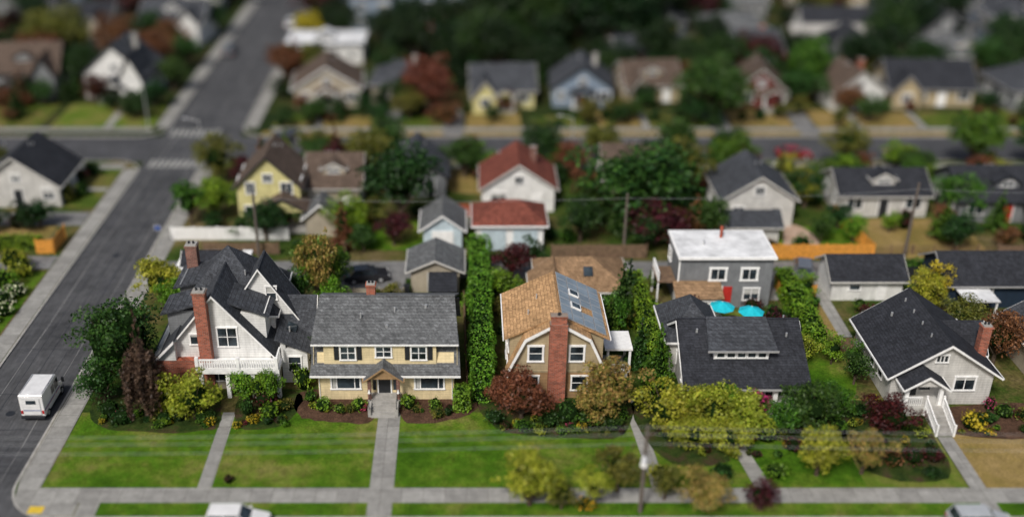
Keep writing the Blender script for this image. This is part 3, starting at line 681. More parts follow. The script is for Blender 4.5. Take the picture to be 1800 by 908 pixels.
# ---------------------------------------------------------------- generic houses
hr=random.Random(12)
def house(name,x,y,w,d,hw,zr,axis,wall,roof,porch=True,ch=False,rot=0,style='g',wing=False):
    foot(x-w/2-.5,x+w/2+.5,y-.5,y+d+.5)
    H=Thing(name,x,y+d/2,0,math.radians(rot)); x0,x1,y0,y1=x-w/2,x+w/2,y,y+d; wm=M[wall]; rm=M[roof]
    tm=hr.choice([M['white'],M['offwhite'],M['greytrim'],M['dark'],M['offwhite']])
    if style=='g': gable(H,x0,x1,y0,y1,hw,zr,axis,rm,wm,tm=tm)
    else: hip(H,x0,x1,y0,y1,hw,zr,rm,wm=wm,tm=tm)
    n=max(2,int(w/2.8)); fl=[1.1]+([3.9] if hw>4.6 else [])
    for zz in fl:
        for i in range(n):
            a=x0+w*(i+.5)/n+hr.uniform(-.3,.3)
            if zz==1.1 and i==n//2: continue
            ww=hr.choice([.9,1.2,1.7]); win(H,'-y',y0,a,zz,ww,1.3,2,1); win(H,'+y',y1,a,zz,1.2,1.3,2,1)
        for i in range(max(2,int(d/3.5))):
            a=y0+d*(i+.5)/max(2,int(d/3.5)); win(H,'-x',x0,a,zz,1,1.2,1,2); win(H,'+x',x1,a,zz,1,1.2,1,2)
    if style=='g' and axis=='y' and zr-hw>2: win(H,'-y',y0,x,hw+.3,.9,.9,2,1)
    a=x0+w*(n//2+.5)/n
    H.p('door').box(a-.5,a+.5,y0-.08,y0-.003,.1,2.2,hr.choice([M['dark'],M['dark'],M['reddoor'],W])); H.p('door').box(a-.62,a-.5,y0-.1,y0-.003,.1,2.3,W); H.p('door').box(a+.5,a+.62,y0-.1,y0-.003,.1,2.3,W)
    if wing:
        k=hr.uniform(.3,.42)*w; s=hr.choice([-1,1]); xa_=x0 if s<0 else x1-k; dd=hr.uniform(1.2,2.6)
        gable(H,xa_+.04,xa_+k-.04,y0-dd,y0+d*.45,hw-.15,hw+(zr-hw)*.75,'y',rm,wm,tm=tm,oh=.35)
        win(H,'-y',y0-dd,xa_+k/2,1.1,1.3,1.2,2,1)
        if hr.random()<.5: gable(H,x+s*w*.5-.2,x+s*(w*.5)+2.8*1,y0+1.5,y1-1.5,2.6,3.6,'x',rm,wm,tm=tm,oh=.3)
    if porch:
        pw=hr.choice([1.5,2.0,2.8])
        gable(H,a-pw,a+pw,y0-2.2,y0+.8,2.75,2.75+pw*.55,'y',rm,wm,z0=2.6,oh=.3,ohg=.2,tm=tm)
        for q in(-pw+.15,pw-.15): H.p('porch').box(a+q-.12,a+q+.12,y0-2.1,y0-1.86,0,2.6,W)
        H.p('porch').box(a-pw,a+pw,y0-2.15,y0-.1,0,.35,M['conc'])
    if axis=='x' and hr.random()<.45:
        s=(zr-hw)/(d/2); yy=y0+d*.16; zz=hw+s*d*.16
        gable(H,x-1.3,x+1.3,yy,y0+d*.5,zz+.8,zz+1.5,'y',rm,wm,z0=zz-.3,oh=.25,ohg=.2,tm=tm); win(H,'-y',yy,x,zz+.15,1.2,.6,2,1,fw=.07)
    if ch: chimney(H,x+w*.22,y+d*.6,.7,.7,hw-.5,zr+.5,hr.choice([M['brick2'],M['conc'],M['brick']]))
    for _ in range(3): vent(H,x+hr.uniform(-.3,.3)*w,y+d*.5,zr-.1,.06,.3)
    return H.done()
house('yellow_house',-22,110.3,7.0,6.5,5.0,8.4,'y','side_yellow','r_brown')
house('brown_roof_house',-15.2,113.5,6,7,3.6,6.2,'x','side_beige','r_brown',False)
house('red_roof_house',6.0,114,8.2,7,3.2,6.0,'y','side_white','r_red',False,ch=True)
H=Thing('red_roof_garage',4.6,107); foot(.8,8.4,103.5,110)
hip(H,1.0,8.2,104,109,3.1,4.9,M['r_red'],wm=M['white'])
for a in(2.9,6.3): H.p('door').box(a-1.3,a+1.3,103.9,103.997,.05,2.4,M['side_ltblue'])
H.done()
H=Thing('pale_blue_garage',-2.5,106.5); foot(-5,-.2,103.5,110)
gable(H,-4.6,-.5,104,108.8,2.8,4.3,'y',M['r_grey'],M['side_ltblue']); H.p('door').box(-3.7,-1.4,103.9,103.997,.05,2.3,W); H.done()
H=Thing('garden_shed',-16,108); gable(H,-17.6,-14.4,107.5,110.5,2.6,4.0,'y',M['r_grey'],M['side_beige']); foot(-18,-14,107,111); H.done()
house('grey_house',32.5,110,8.0,7.5,3.6,6.2,'y','side_ltgrey','r_slate',False)
H=Thing('garage',30,107); foot(27,34,104.5,109); gable(H,28.3,33.8,105.5,109.0,2.4,3.3,'x',M['r_slate'],M['side_ltgrey'],tm=M['offwhite']); win(H,'-y',105.5,30,1.1,1,1); H.done()
house('white_house',47.5,112.5,10,6.5,3.0,4.8,'x','side_ltgrey','r_dark',False)
house('grey_house',61,111,11,8,3.,5.4,'x','side_grey','r_dark',False,wing=True)
house('brown_house',20.5,119,8,7,3.,5.2,'x','side_beige','r_brown',False)
house('grey_house',-6,118,7,7,3.,5.6,'y','side_grey','r_slate',False)
house('cream_house',75,112,10,9,3.2,6.,'y','side_cream','r_grey',False)
house('white_house',90,112,10,9,4.8,7.4,'x','side_white','r_dark',False)
row=[('cream_house',-20.5,150.5,9.5,8,3.2,6.2,'y','side_beige','r_brown',True,False,4,'g',False),('grey_house',-9.5,152,8.2,8,3.,5.6,'x','side_beige','r_slate',False,True,-5,'h',False),
('yellow_house',5.2,150,9,8,3.,5.6,'x','side_yellow','r_slate',True,False,2,'g',True),('blue_house',17,150.5,8.6,8,3.2,6.3,'y','side_blue','r_slate',True,True,-3,'g',False),
('brown_house',27,152.5,8,8,3.,5.4,'x','side_tan','r_brown',False,False,6,'g',True),('red_house',43,150,7,8,3.,6,'y','side_red','r_brown',True,False,-7,'g',False),
('white_house',56,149,7.5,7,3.2,6.,'y','side_white','r_brown',False,True,8,'g',False),('dark_roof_house',68,151,12,9,3.,5.8,'x','side_tan','r_dark',False,False,-4,'g',True),
('grey_house',82.5,149,9,9,3.2,6.2,'x','side_grey','r_slate',True,False,5,'h',False),('white_house',96,150,10,9,3.2,6.4,'y','side_white','r_slate',True,True)]
for r in row: house(*r)
house('white_gabled_house',-51.5,154,9.5,7.5,4.2,8.4,'y','side_white','r_slate',True,True,-5,'g',True)
house('grey_house',-66,155,10,8,4.2,7.4,'x','side_grey','r_brown',True,False,4,'g',True)
house('white_house',-50.5,184,11,8,4.4,7,'x','side_white','r_slate',True,False,-6,'g',True)
house('grey_house',-66,182,10,9,4.,6.8,'x','side_beige','r_dark',wing=True)
house('white_side_gable_house',-52.0,115.2,9.5,8,3.,6.4,'y','side_ltgrey','r_dark',False)
house('grey_house',-66,112,9,9,3.2,6.,'x','side_beige','r_slate',False)
house('tan_house',-56,76,9,10,4.2,7,'y','side_tan','r_dark',False)
house('white_commercial_building',-23,172,12,7,3.6,4.0,'x','side_white','whiteroof',False,False,style='h')
for k in range(4): house('blue_apartment_building',-17+k*8.3,192+k*1.2,7.4,8,7.0,9.6,'y' if k%2 else 'x','side_blue','r_slate',False,False)
wl=['side_white','side_ltgrey','side_grey','side_beige','side_blue','side_tan','side_red','side_grey']
rl=['r_slate','r_dark','r_grey','r_brown','r_slate','r_dark']
rr=random.Random(5)
for yy in(167,183,200,219):
    x=20+rr.uniform(0,6)
    while x<118:
        w=rr.uniform(7,15); h=rr.choice([2.9,3.2,3.2,4.8]); i=rr.randrange(8)
        house(wl[i][5:].replace('ltgrey','light_grey')+'_house',x+w/2,yy+rr.uniform(-3,4),w,rr.uniform(7,11),h,h+rr.uniform(1.6,3.2),rr.choice('xxy'),wl[i],rr.choice(rl),False,rr.random()<.25,rr.uniform(-14,14),rr.choice('ggh'),rr.random()<.6)
        x+=w+rr.uniform(2,9)
H=Thing('long_white_roof_building',62,176); gable(H,55,74,178,183,3.2,4.4,'x',M['conc'],M['side_beige'],tm=M['offwhite']); foot(55,74,177,184); H.done()
for yy in(204,224):
    for x in(-52,-69,-86): house('grey_house',x+rr.uniform(-2,2),yy,10,9,3.4,6.4,rr.choice('xy'),rr.choice(wl),rr.choice(rl),False,rot=rr.uniform(-8,8),wing=True)
for x in(-22,-6,8): house('brown_house',x,214,10,9,4.4,7.8,rr.choice('xy'),rr.choice(wl),rr.choice(rl),False)
for x in(-84,-100): house('grey_house',x,154,10,9,3.4,6.4,'x','side_grey','r_slate')

# ---------------------------------------------------------------- fences
def fence(name,pts,h,mat,bw=.17,gap=.02):
    F=MB()
    for (ax,ay),(bx,by) in zip(pts[:-1],pts[1:]):
        L_=math.hypot(bx-ax,by-ay); ux,uy=(bx-ax)/L_,(by-ay)/L_; px,py=-uy,ux
        n=int(L_/(bw+gap))
        for i in range(n):
            s=i*(bw+gap); hh=h+random.uniform(-.03,.03)
            a=(ax+ux*s,ay+uy*s); b=(ax+ux*(s+bw),ay+uy*(s+bw))
            F.extr([(a[0],a[1],.03),(b[0],b[1],.03),(b[0]+px*.03,b[1]+py*.03,.03),(a[0]+px*.03,a[1]+py*.03,.03)],(0,0,hh),mat)
        k=max(1,round(L_/2.4))
        for i in range(k+1):
            s=L_*i/k; c=(ax+ux*s+px*.08,ay+uy*s+py*.08); F.box(c[0]-.06,c[0]+.06,c[1]-.06,c[1]+.06,0,h+.12,mat)
    o=(pts[0][0],pts[0][1],0); F.build(name,o)
fence('cedar_fence',[(30.4,101.9),(43,101.9),(41.9,112)],1.7,M['cedar'])
fence('cedar_fence',[(34.6,112.2),(33.9,110)],1.6,M['cedar'])
fence('white_fence',[(-32.3,106.5),(-19.5,106.5)],1.5,M['white'])
fence('wood_fence',[(9,102),(19,102)],1.6,M['wood'])
fence('wood_fence',[(14,113),(24,113)],1.6,M['wood'])
fence('wood_fence',[(31.5,83.5),(35,83.5)],1.4,M['wood'])
fence('red_fence',[(45.3,84.5),(52,84.5)],1.7,M['redwood'])
fence('red_fence',[(-2.2,112.5),(1.2,112.5),(1.2,110)],1.6,M['redwood'])
fence('cedar_fence',[(-45.9,103.2),(-44,103.2),(-44,107)],1.6,M['cedar'])
fence('wood_fence',[(0.1,77),(-.2,92)],1.5,M['wood'])
fence('beige_fence',[(-13.4,93.2),(-6.2,93.2)],1.2,M['side_beige'])
fence('wood_fence',[(56,101.9),(80,101.9)],1.6,M['wood'])
fence('dark_fence',[(43.2,97.2),(46,97.2)],1.5,M['dark'])
fence('wood_fence',[(42.9,103),(57,103.2)],1.0,M['wood'],.08,.2)
fence('cedar_fence',[(31,95.9),(31,93.6),(34.5,93.6)],1.3,M['cedar'])
fence('wood_fence',[(-28,103),(-20,103)],1.4,M['wood']); fence('wood_fence',[(24,103),(24,118)],1.6,M['wood']); fence('wood_fence',[(-12.8,102.6),(-12.8,118)],1.5,M['wood'])

# ---------------------------------------------------------------- vehicles
def wheels(T,xs,w,r,ww=.22):
    for x in xs:
        for s in(-1,1):
            y0=s*(w/2-ww); y1=s*(w/2+.01)
            T.p('wheels').tube((x,y0,r),(x,y1,r),r,r,M['black'],18); T.p('wheels').tube((x,y1,r),(x,y1+s*.015,r),r*.58,r*.5,M['galv'],12)
def car(name,x,y,ang,paint,suv=False,z=-.12):
    T=Thing(name,x,y,z,math.radians(ang)); w=1.82; up=.25 if suv else 0
    pr=[(-2.2,.3),(2.2,.3),(2.28,.62),(2.2,.8),(1.1,.98+up*.5),(-1.75,1.02+up*.5),(-2.2,.95+up*.5),(-2.28,.6)]
    T.p('body',.07).extr([(a,-w/2,b) for a,b in pr],(0,w,0),paint)
    zb=.99+up*.5; zt=1.45+up*1.2; b0,b1=(-2.1,1.0) if suv else(-1.75,1.0); t0,t1=(-1.85,.3) if suv else(-1.15,.25)
    def fr(za,zc):
        k0=(za-zb)/(zt-zb);k1=(zc-zb)/(zt-zb); r=[]
        for k,zz in((k0,za),(k1,zc)):
            xa=b0+(t0-b0)*k;xb=b1+(t1-b1)*k; h=(w/2-.09)-.17*k; r.append([(xa,-h,zz),(xb,-h,zz),(xb,h,zz),(xa,h,zz)])
        return r
    lo,hi=fr(zb-.06,zt); G=T.p('windows'); i=len(G.v); G.v+=lo+hi; k=G.m(M['glass'])
    for f in((0,1,5,4),(1,2,6,5),(2,3,7,6),(3,0,4,7),(4,5,6,7)): G.f.append(tuple(i+q for q in f)); G.mi.append(k)
    h=(w/2-.09)-.17+.01; T.p('roof',.04).box(t0-.05,t1+.05,-h-.01,h+.01,zt-.04,zt+.05,paint)
    for s in(-1,1):
        for (xa,xb) in((b0,t0),(b1,t1),((b0+b1)/2-.15,(t0+t1)/2)): T.p('pillars').tube((xa,s*(w/2-.08),zb-.03),(xb,s*(w/2-.26+.01),zt),.045,.04,paint)
        T.p('mirrors',.02).box(.75,.95,s*(w/2),s*(w/2+.16),zb,zb+.15,paint)
        T.p('lamps').box(2.19,2.27,s*.55,s*.82,.62,.76,W); T.p('lamps').box(-2.27,-2.2,s*.6,s*.86,.72,.9,M['taillight'])
    T.p('bumpers',.03).box(2.24,2.33,-.85,.85,.32,.5,M['dark']); T.p('bumpers',.03).box(-2.33,-2.24,-.85,.85,.32,.5,M['dark'])
    wheels(T,(-1.35,1.4),w,.33); return T.done(True)
def paint(n,c):
    m,nt,b=newmat(n,.25,.5); v=coord(nt); nt.links.new(ramp(nt,noise(nt,v,1.5),sub(c,.85),c),b.inputs['Base Color']); b.inputs['Coat Weight'].default_value=.5; return m
PW=paint('car_white',(.74,.74,.74));PD=paint('car_black',(.02,.02,.024));PR=paint('car_red',(.22,.014,.014));PS=paint('car_silver',(.4,.42,.44));PB=paint('car_grey',(.12,.13,.15))
car('parked_car',-16.3,59.9,0,PW,True); car('parked_car',36.5,59.8,0,PS,True); car('parked_car',46,59.8,180,PB)
car('parked_car',-10.2,97.2,10,PD,z=.01); car('parked_car',34.6,98.4,75,PB,True,z=.01)
car('parked_car',42.5,131.2,0,PR); car('parked_car',56.5,130.9,180,PR); car('parked_car',-39.9,178,90,PB,True)
car('parked_car',-24,137.4,180,PD); car('parked_car',80,131,0,PW); car('parked_car',-32,196,90,PW)
T=Thing('mail_truck',-35.4,75.2,-.12,math.radians(90)); w=1.95
bd=[(-2.25,.42),(1.45,.42),(1.5,1.25),(1.2,2.2),(1.05,2.42),(-2.2,2.5),(-2.25,2.4)]
T.p('body',.05).extr([(a,-w/2,b) for a,b in bd],(0,w,0),PW)
T.p('hood',.06).extr([(1.3,-w/2+.08,.42),(2.2,-w/2+.08,.42),(2.25,-w/2+.08,.95),(2.1,-w/2+.08,1.1),(1.48,-w/2+.08,1.28)],(0,w-.16,0),PW)
T.p('windows').slab([(1.512,-.82,1.32),(1.512,.82,1.32),(1.22,.82,2.2),(1.22,-.82,2.2)],.05,M['glass'])
for s in(-1,1):
    T.p('windows').box(.35,1.15,s*(w/2-.01),s*(w/2+.012),1.3,2.1,M['glass']); T.p('windows').box(-.35,.22,s*(w/2-.01),s*(w/2+.012),1.35,2.05,M['glass'])
    T.p('door').box(.24,.32,s*(w/2-.01),s*(w/2+.03),.5,2.2,M['galv'])
    T.p('stripe').box(-2.2,1.4,s*(w/2-.01),s*(w/2+.008),1.02,1.1,M['bluestripe']); T.p('stripe').box(-2.2,1.4,s*(w/2-.01),s*(w/2+.008),.94,.985,M['taillight'])
    T.p('mirrors').tube((1.45,s*.95,1.5),(1.6,s*1.2,1.6),.02,.02,M['dark']); T.p('mirrors').box(1.55,1.65,s*1.15,s*1.35,1.35,1.8,M['dark'])
    T.p('lamps').box(-2.3,-2.25,s*.78,s*.93,.75,1.05,M['taillight']); T.p('lamps').box(2.2,2.28,s*.6,s*.8,.75,.92,W)
T.p('rear_door').box(-2.29,-2.25,-.72,.72,.62,2.2,M['galv'])
for i in range(6): T.p('rear_door').box(-2.31,-2.29,-.7,.7,.68+i*.25,.88+i*.25,PW)
T.p('rear_door').box(-2.33,-2.31,-.4,.4,1.7,2.05,M['glass'])
T.p('bumpers').box(-2.45,-2.25,-.95,.95,.38,.56,M['dark']); T.p('bumpers').box(2.2,2.36,-.9,.9,.4,.55,M['dark']); T.p('stripe').box(-2.318,-2.31,-.7,.7,1.05,1.12,M['bluestripe'])
T.p('roof_rails').box(-2.0,.9,-.9,-.86,2.47,2.53,M['galv']); T.p('roof_rails').box(-2.0,.9,.86,.9,2.47,2.53,M['galv'])
wheels(T,(-1.5,1.75),w,.35,.26); T.done(True)

# ---------------------------------------------------------------- poles and wires
def pole(x,y,h,arm=True,lamp=False,lean=0):
    T=Thing('utility_pole',x,y); T.p('mast').tube((x,y,0),(x+lean,y,h),.17,.12,M['pole'],10)
    if arm:
        T.p('crossarm').box(x-1.1,x+1.1,y-.06,y+.06,h-.7,h-.56,M['pole'])
        for q in(-1,-.4,.4,1): T.p('insulators').tube((x+q,y,h-.56),(x+q,y,h-.4),.05,.03,W)
    if lamp:
        T.p('lamp_arm').tube((x,y,h-2.4),(x-.3,y-1.2,h-2.0),.04,.04,M['galv']); T.p('lamp_head').tube((x-.25,y-1.0,h-2.0),(x-.45,y-1.9,h-1.95),.16,.22,W,10); T.p('lamp_lens').tube((x-.4,y-1.6,h-2.12),(x-.4,y-1.6,h-2.3),.17,.12,M['blind'],10)
    T.done()
pole(12.6,61.6,7.6,False,True); pole(-52,60.5,7.6); pole(70,61.,7.6)
pole(16.6,102.2,7.4,False); pole(46.4,102.2,8.6,False); pole(-22,102.2,7.5,False); pole(78,102,8.6)
wi=MB()
def wire(a,b,sag,r=.013):
    a=Vector(a);b=Vector(b);n=14;p=a
    for i in range(1,n+1):
        t=i/n; q=a.lerp(b,t)-Vector((0,0,4*sag*t*(1-t))); wi.tube(p,q,r,r,M['copper'],5); p=q
for dy,dz in((-.4,-.4),(.4,-.4),(0,-1.5)):
    wire((-52,60.6+dy,7.6+dz),(12.6,61.6+dy,7.6+dz),.5); wire((12.6,61.6+dy,7.6+dz),(70,61+dy,7.6+dz),.45)
for z in(6.9,): wire((-22,102.2,z),(16.6,102.2,z),.4); wire((16.6,102.2,z),(46.4,102.2,z+1),.4); wire((46.4,102.2,z+1),(78,102,z+1),.4)
wi.build('power_lines')
def stop(x,y,rot):
    T=Thing('street_sign',x,y,0,rot); T.p('post').tube((0,0,0),(0,0,2.6),.03,.03,M['galv'])
    T.p('plate').box(-.35,.35,-.045,-.032,1.9,2.5,M['white']); T.p('plate').box(-.32,.32,-.05,-.045,1.93,2.47,M['bluestripe']); T.done(True)
stop(-33.2,105,0)
for x,y in((-32.9,126),(-44,141.5),(13.2,127)):
    T=Thing('street_lamp',x,y); T.p('mast').tube((x,y,0),(x,y,6.8),.09,.06,M['galv']); T.p('arm').tube((x,y,6.7),(x-1.4,y,7.1),.04,.03,M['galv']); T.p('head').box(x-2.0,x-1.35,y-.13,y+.13,7.02,7.16,M['galv']); T.done()
for x,y,m in((-12.9,98,'bluestripe'),(-5.9,94.2,'dark'),(31.6,96.6,'bluestripe'),(19.,96.8,'dark'),(16.9,96.4,'bluestripe')):
    T=Thing('wheelie_bin',x,y); T.p('body',.03).extr([(x-.28,y-.28,.1),(x+.28,y-.28,.1),(x+.28,y+.28,.1),(x-.28,y+.28,.1)],(0,0,.9),M[m]); T.p('lid',.02).box(x-.32,x+.32,y-.34,y+.32,1.0,1.07,M[m]); T.p('wheels').tube((x-.3,y+.3,.1),(x+.3,y+.3,.1),.1,.1,M['black'],10); T.done()

# ---------------------------------------------------------------- vegetation
def leafmesh(name,clumps,trunk,leaf,dens,seed=0,flat=.65,aspect=1.5):
    rs=np.random.RandomState(seed); C=[];D=[]
    for (c,r,zs) in clumps:
        n=max(8,int(dens*r*r)); d=rs.normal(size=(n,3)); d/=np.linalg.norm(d,axis=1)[:,None]
        d[:,2]=np.where(d[:,2]<-.35,-d[:,2],d[:,2])
        rad=r*(.6+.62*rs.rand(n)**.9)
        p=np.array(c)+d*rad[:,None]*np.array([1,1,zs]); C.append(p);D.append(d)
    C=np.concatenate(C);D=np.concatenate(D); n=len(C); C[:,2]=np.maximum(C[:,2],.04)
    nn=D+rs.normal(size=(n,3))*flat; nn/=np.linalg.norm(nn,axis=1)[:,None]
    t=np.cross(nn,rs.normal(size=(n,3))); t/=np.linalg.norm(t,axis=1)[:,None]+1e-9
    b=np.cross(nn,t); s=leaf*(.6+.8*rs.rand(n))[:,None]
    V=np.stack([C-t*s*aspect*.5,C+b*s*.42-t*s*.05,C+t*s*aspect*.5,C-b*s*.42-t*s*.05],1).reshape(-1,3)
    T=trunk; nv=len(T.v)
    vs=np.concatenate([np.array(T.v).reshape(-1,3),V]) if nv else V
    faces=list(T.f)+[(nv+4*i,nv+4*i+1,nv+4*i+2,nv+4*i+3) for i in range(n)]
    me=bpy.data.meshes.new(name); me.from_pydata(vs.tolist(),[],faces)
    me.materials.append(M['bark']); me.materials.append(L['green']); me.materials.append(M['core'])
    mi=[0 if T.mats[k]==M['bark'] else 2 for k in T.mi]+[1]*n
    me.polygons.foreach_set('material_index',mi); return me
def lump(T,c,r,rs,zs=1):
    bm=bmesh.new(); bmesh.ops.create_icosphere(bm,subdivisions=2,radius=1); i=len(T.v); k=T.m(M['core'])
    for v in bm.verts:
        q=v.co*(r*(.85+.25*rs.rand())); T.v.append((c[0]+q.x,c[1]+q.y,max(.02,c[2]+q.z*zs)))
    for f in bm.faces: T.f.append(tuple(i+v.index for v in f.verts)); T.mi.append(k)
    bm.free()
def tree_round(seed,R,Hh,leaf,nc,th=.28,cr=.36,dens=95,core=.5):
    rs=np.random.RandomState(seed); T=MB(); cl=[]; zc=Hh*(.5+th*.5); rz=(Hh-Hh*th)*.5
    ph=rs.rand(4)*6.28
    for i in range(nc):
        d=rs.normal(size=3); d/=np.linalg.norm(d); az=math.atan2(d[1],d[0])
        k=(.35+.55*rs.rand())*(1+.14*math.sin(3*az+ph[0])+.12*math.sin(2*az+ph[1]+d[2]*3))
        r=R*cr*(.5+1.0*rs.rand()); c=np.array([d[0]*R*k,d[1]*R*k,zc+d[2]*rz*k*1.0])
        c[2]=max(c[2],Hh*th*.8); cl.append((c,r,.8))
    tr=max(.09,R*.07); T.tube((0,0,0),(0,0,Hh*th),tr*1.25,tr*.9,M['bark'],8); T.tube((0,0,Hh*th),(.1,.05,zc+rz*.3),tr*.9,tr*.25,M['bark'],6)
    for c,r,z in cl[::2]: T.tube((0,0,Hh*th*(.8+.3*rs.rand())),tuple(c),tr*.45,tr*.1,M['bark'],5)
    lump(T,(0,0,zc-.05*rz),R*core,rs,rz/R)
    return leafmesh('tree_round',cl,T,leaf,dens/(leaf*leaf)*.045,seed=seed)
def tree_cone(seed,R,Hh,leaf):
    rs=np.random.RandomState(seed); T=MB(); cl=[]; n=int(Hh*5.5)
    for i in range(n):
        k=(i+.5)/n; z=Hh*(.07+.9*k); rr_=R*(1-k)**.8; m=max(1,int(5*(1-k)+1))
        for j in range(m):
            a=rs.rand()*6.28; q=rr_*(.4+.6*rs.rand()); cl.append((np.array([q*math.cos(a),q*math.sin(a),z]),max(.18,rr_*.3),.7))
    T.tube((0,0,0),(0,0,Hh*.97),R*.09,.02,M['bark'],7); 
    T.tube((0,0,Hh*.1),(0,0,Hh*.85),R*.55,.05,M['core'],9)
    return leafmesh('conifer',cl,T,leaf,4.2/(leaf*leaf),seed=seed,flat=.6)
def shrub(seed,leaf=.13,n=12):
    rs=np.random.RandomState(seed); T=MB(); cl=[]
    for i in range(n):
        a=rs.rand()*6.28; q=.65*rs.rand()**.5; z=.35+.65*rs.rand()*(1-q*.5); cl.append((np.array([q*math.cos(a),q*math.sin(a),z]),.2+.26*rs.rand(),.9))
    cl.append((np.array([0,0,.68]),.55,.9)); cl.append((np.array([0,0,.4]),.8,.5))
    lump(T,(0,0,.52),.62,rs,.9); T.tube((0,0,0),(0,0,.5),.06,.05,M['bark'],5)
    return leafmesh('shrub',cl,T,leaf,4.2/(leaf*leaf)*.55,seed=seed)
def weeping(seed,R,Hh):
    rs=np.random.RandomState(seed); T=MB(); cl=[]
    T.tube((0,0,0),(.1,0,Hh*.9),.22,.08,M['bark'],8)
    for i in range(46):
        a=rs.rand()*6.28; q=R*rs.rand()**.6; zt=Hh*(1-.45*(q/R)**1.5)*(.9+.1*rs.rand()); x,y=q*math.cos(a),q*math.sin(a)
        T.tube((.1,0,Hh*.85*(.5+.5*rs.rand())),(x,y,zt),.05,.02,M['bark'],4)
        z=zt; zb=Hh*.08+rs.rand()*Hh*.25
        while z>zb: 
            cl.append((np.array([x+rs.normal()*.07,y+rs.normal()*.07,z]),.2,1.6)); z-=.32
    return leafmesh('weeping',cl,T,.13,330,seed=seed,flat=.9,aspect=2.4)
VM={}
VM['L']=[(tree_round(s,4.5,9,.32,52,.25,.28),4.5,9) for s in(1,2,3)]
VM['D']=[(tree_round(s,3.4,9,.19,95,.12,.22,85,.68),3.4,9) for s in(21,)]
VM['M']=[(tree_round(s,2.8,5.5,.19,42,.2,.28),2.8,5.5) for s in(4,5,6)]
VM['S']=[(tree_round(s,1.7,3.4,.15,24,.18,.32),1.7,3.4) for s in(7,8,9)]
VM['O']=[(tree_round(s,2.6,5.0,.17,44,.25,.19,120,.3),2.6,5.0) for s in(17,18)]
VM['Y']=[(tree_round(s,2.4,4.0,.155,62,.1,.23,105,.55),2.4,4.0) for s in(27,28)]
VM['C']=[(tree_cone(s,2.,7,.19),2.,7) for s in(10,11)]
VM['B']=[(shrub(s),1.,1.25) for s in(12,13,14,15)]
VM['W']=[(weeping(16,1.7,7.5),1.7,7.5)]
def plant(kind,name,x,y,R,Hh,lm,z=0):
    me,r0,h0=random.choice(VM[kind]); o=bpy.data.objects.new(name,me); COL.objects.link(o)
    o.location=(x,y,z); o.rotation_euler=(0,0,random.uniform(0,6.28)); o.scale=(R/r0,R/r0*random.uniform(.88,1.12),Hh/h0)
    o.material_slots[1].link='OBJECT'; o.material_slots[1].material=L[lm]; return o
def hedge(name,x0,x1,y0,y1,h,lm,leaf=.15,seed=3):
    rs=np.random.RandomState(seed); T=MB(); i=.26; T.box(x0+i,x1-i,y0+i,y1-i,0.02,h-i,M['core']); 
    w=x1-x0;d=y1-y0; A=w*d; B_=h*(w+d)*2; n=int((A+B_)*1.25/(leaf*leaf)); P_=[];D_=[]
    for _ in range(n):
        if rs.rand()<A/(A+B_): p=[x0+rs.rand()*w,y0+rs.rand()*d,h]; q=[0,0,1]
        else:
            u=rs.rand()*(w+d)*2; z=rs.rand()*h
            if u<w: p=[x0+u,y0,z];q=[0,-1,0]
            elif u<2*w: p=[x0+u-w,y1,z];q=[0,1,0]
            elif u<2*w+d: p=[x0,y0+u-2*w,z];q=[-1,0,0]
            else: p=[x1,y0+u-2*w-d,z];q=[1,0,0]
        P_.append(p);D_.append(q)
    P_=np.array(P_);D_=np.array(D_,float)
    wob=.11*np.sin(P_[:,1]*1.7+P_[:,2]*2+P_[:,0])+.08*np.sin(P_[:,1]*4.3+P_[:,0]*3+P_[:,2]*3)+.15*np.sin(P_[:,1]*.63+1.1)+rs.normal(size=n)*.09-.06
    P_=P_+D_*wob[:,None]; P_[:,2]=np.maximum(P_[:,2],.05)
    nn=D_+np.array([0,0,.25])+rs.normal(size=(n,3))*.6; nn/=np.linalg.norm(nn,axis=1)[:,None]
    t=np.cross(nn,rs.normal(size=(n,3))); t/=np.linalg.norm(t,axis=1)[:,None]; b=np.cross(nn,t); s=leaf*(.6+.8*rs.rand(n))[:,None]
    V=np.stack([P_-t*s*.75,P_+b*s*.42,P_+t*s*.75,P_-b*s*.42],1).reshape(-1,3); nv=len(T.v)
    me=bpy.data.meshes.new(name); o0=np.array([(x0+x1)/2,(y0+y1)/2,0])
    vs=np.concatenate([np.array(T.v),V])-o0
    me.from_pydata(vs.tolist(),[],list(T.f)+[(nv+4*k,nv+4*k+1,nv+4*k+2,nv+4*k+3) for k in range(n)])
    me.materials.append(M['core']); me.materials.append(L[lm]); me.polygons.foreach_set('material_index',[0]*len(T.f)+[1]*n)
    o=bpy.data.objects.new(name,me); COL.objects.link(o); o.location=tuple(o0)
hedge('tall_hedge',.3,2.3,75.2,101,3.3,'hedge')
hedge('tall_hedge',15.6,17.2,80,94,3.0,'bright',seed=4)
hedge('hedge',30.8,32.6,83,96,2.3,'bright',seed=5)
hedge('hedge',-53,-45.9,103.6,105.6,1.3,'bright',seed=6)
hedge('clipped_hedge',-1.1,.3,73.8,75.2,2.2,'hedge',.13,seed=7)
hedge('hedge',44,60,99.2,100.2,1.0,'green',seed=8)
Tn='deciduous_tree'
plant('D','maple_tree',-29.0,77.4,3.6,9.3,'mid'); plant('M','maple_tree',-30.3,75.4,2.0,4.2,'mid')
plant('W','weeping_tree',-26.2,73.3,1.6,7.4,'brownweep'); plant('C','dark_conifer_tree',-26.9,75.5,1.1,9.2,'brownweep')
plant('C','conifer_tree',-24.6,73.8,.9,4.2,'yellowgreen')
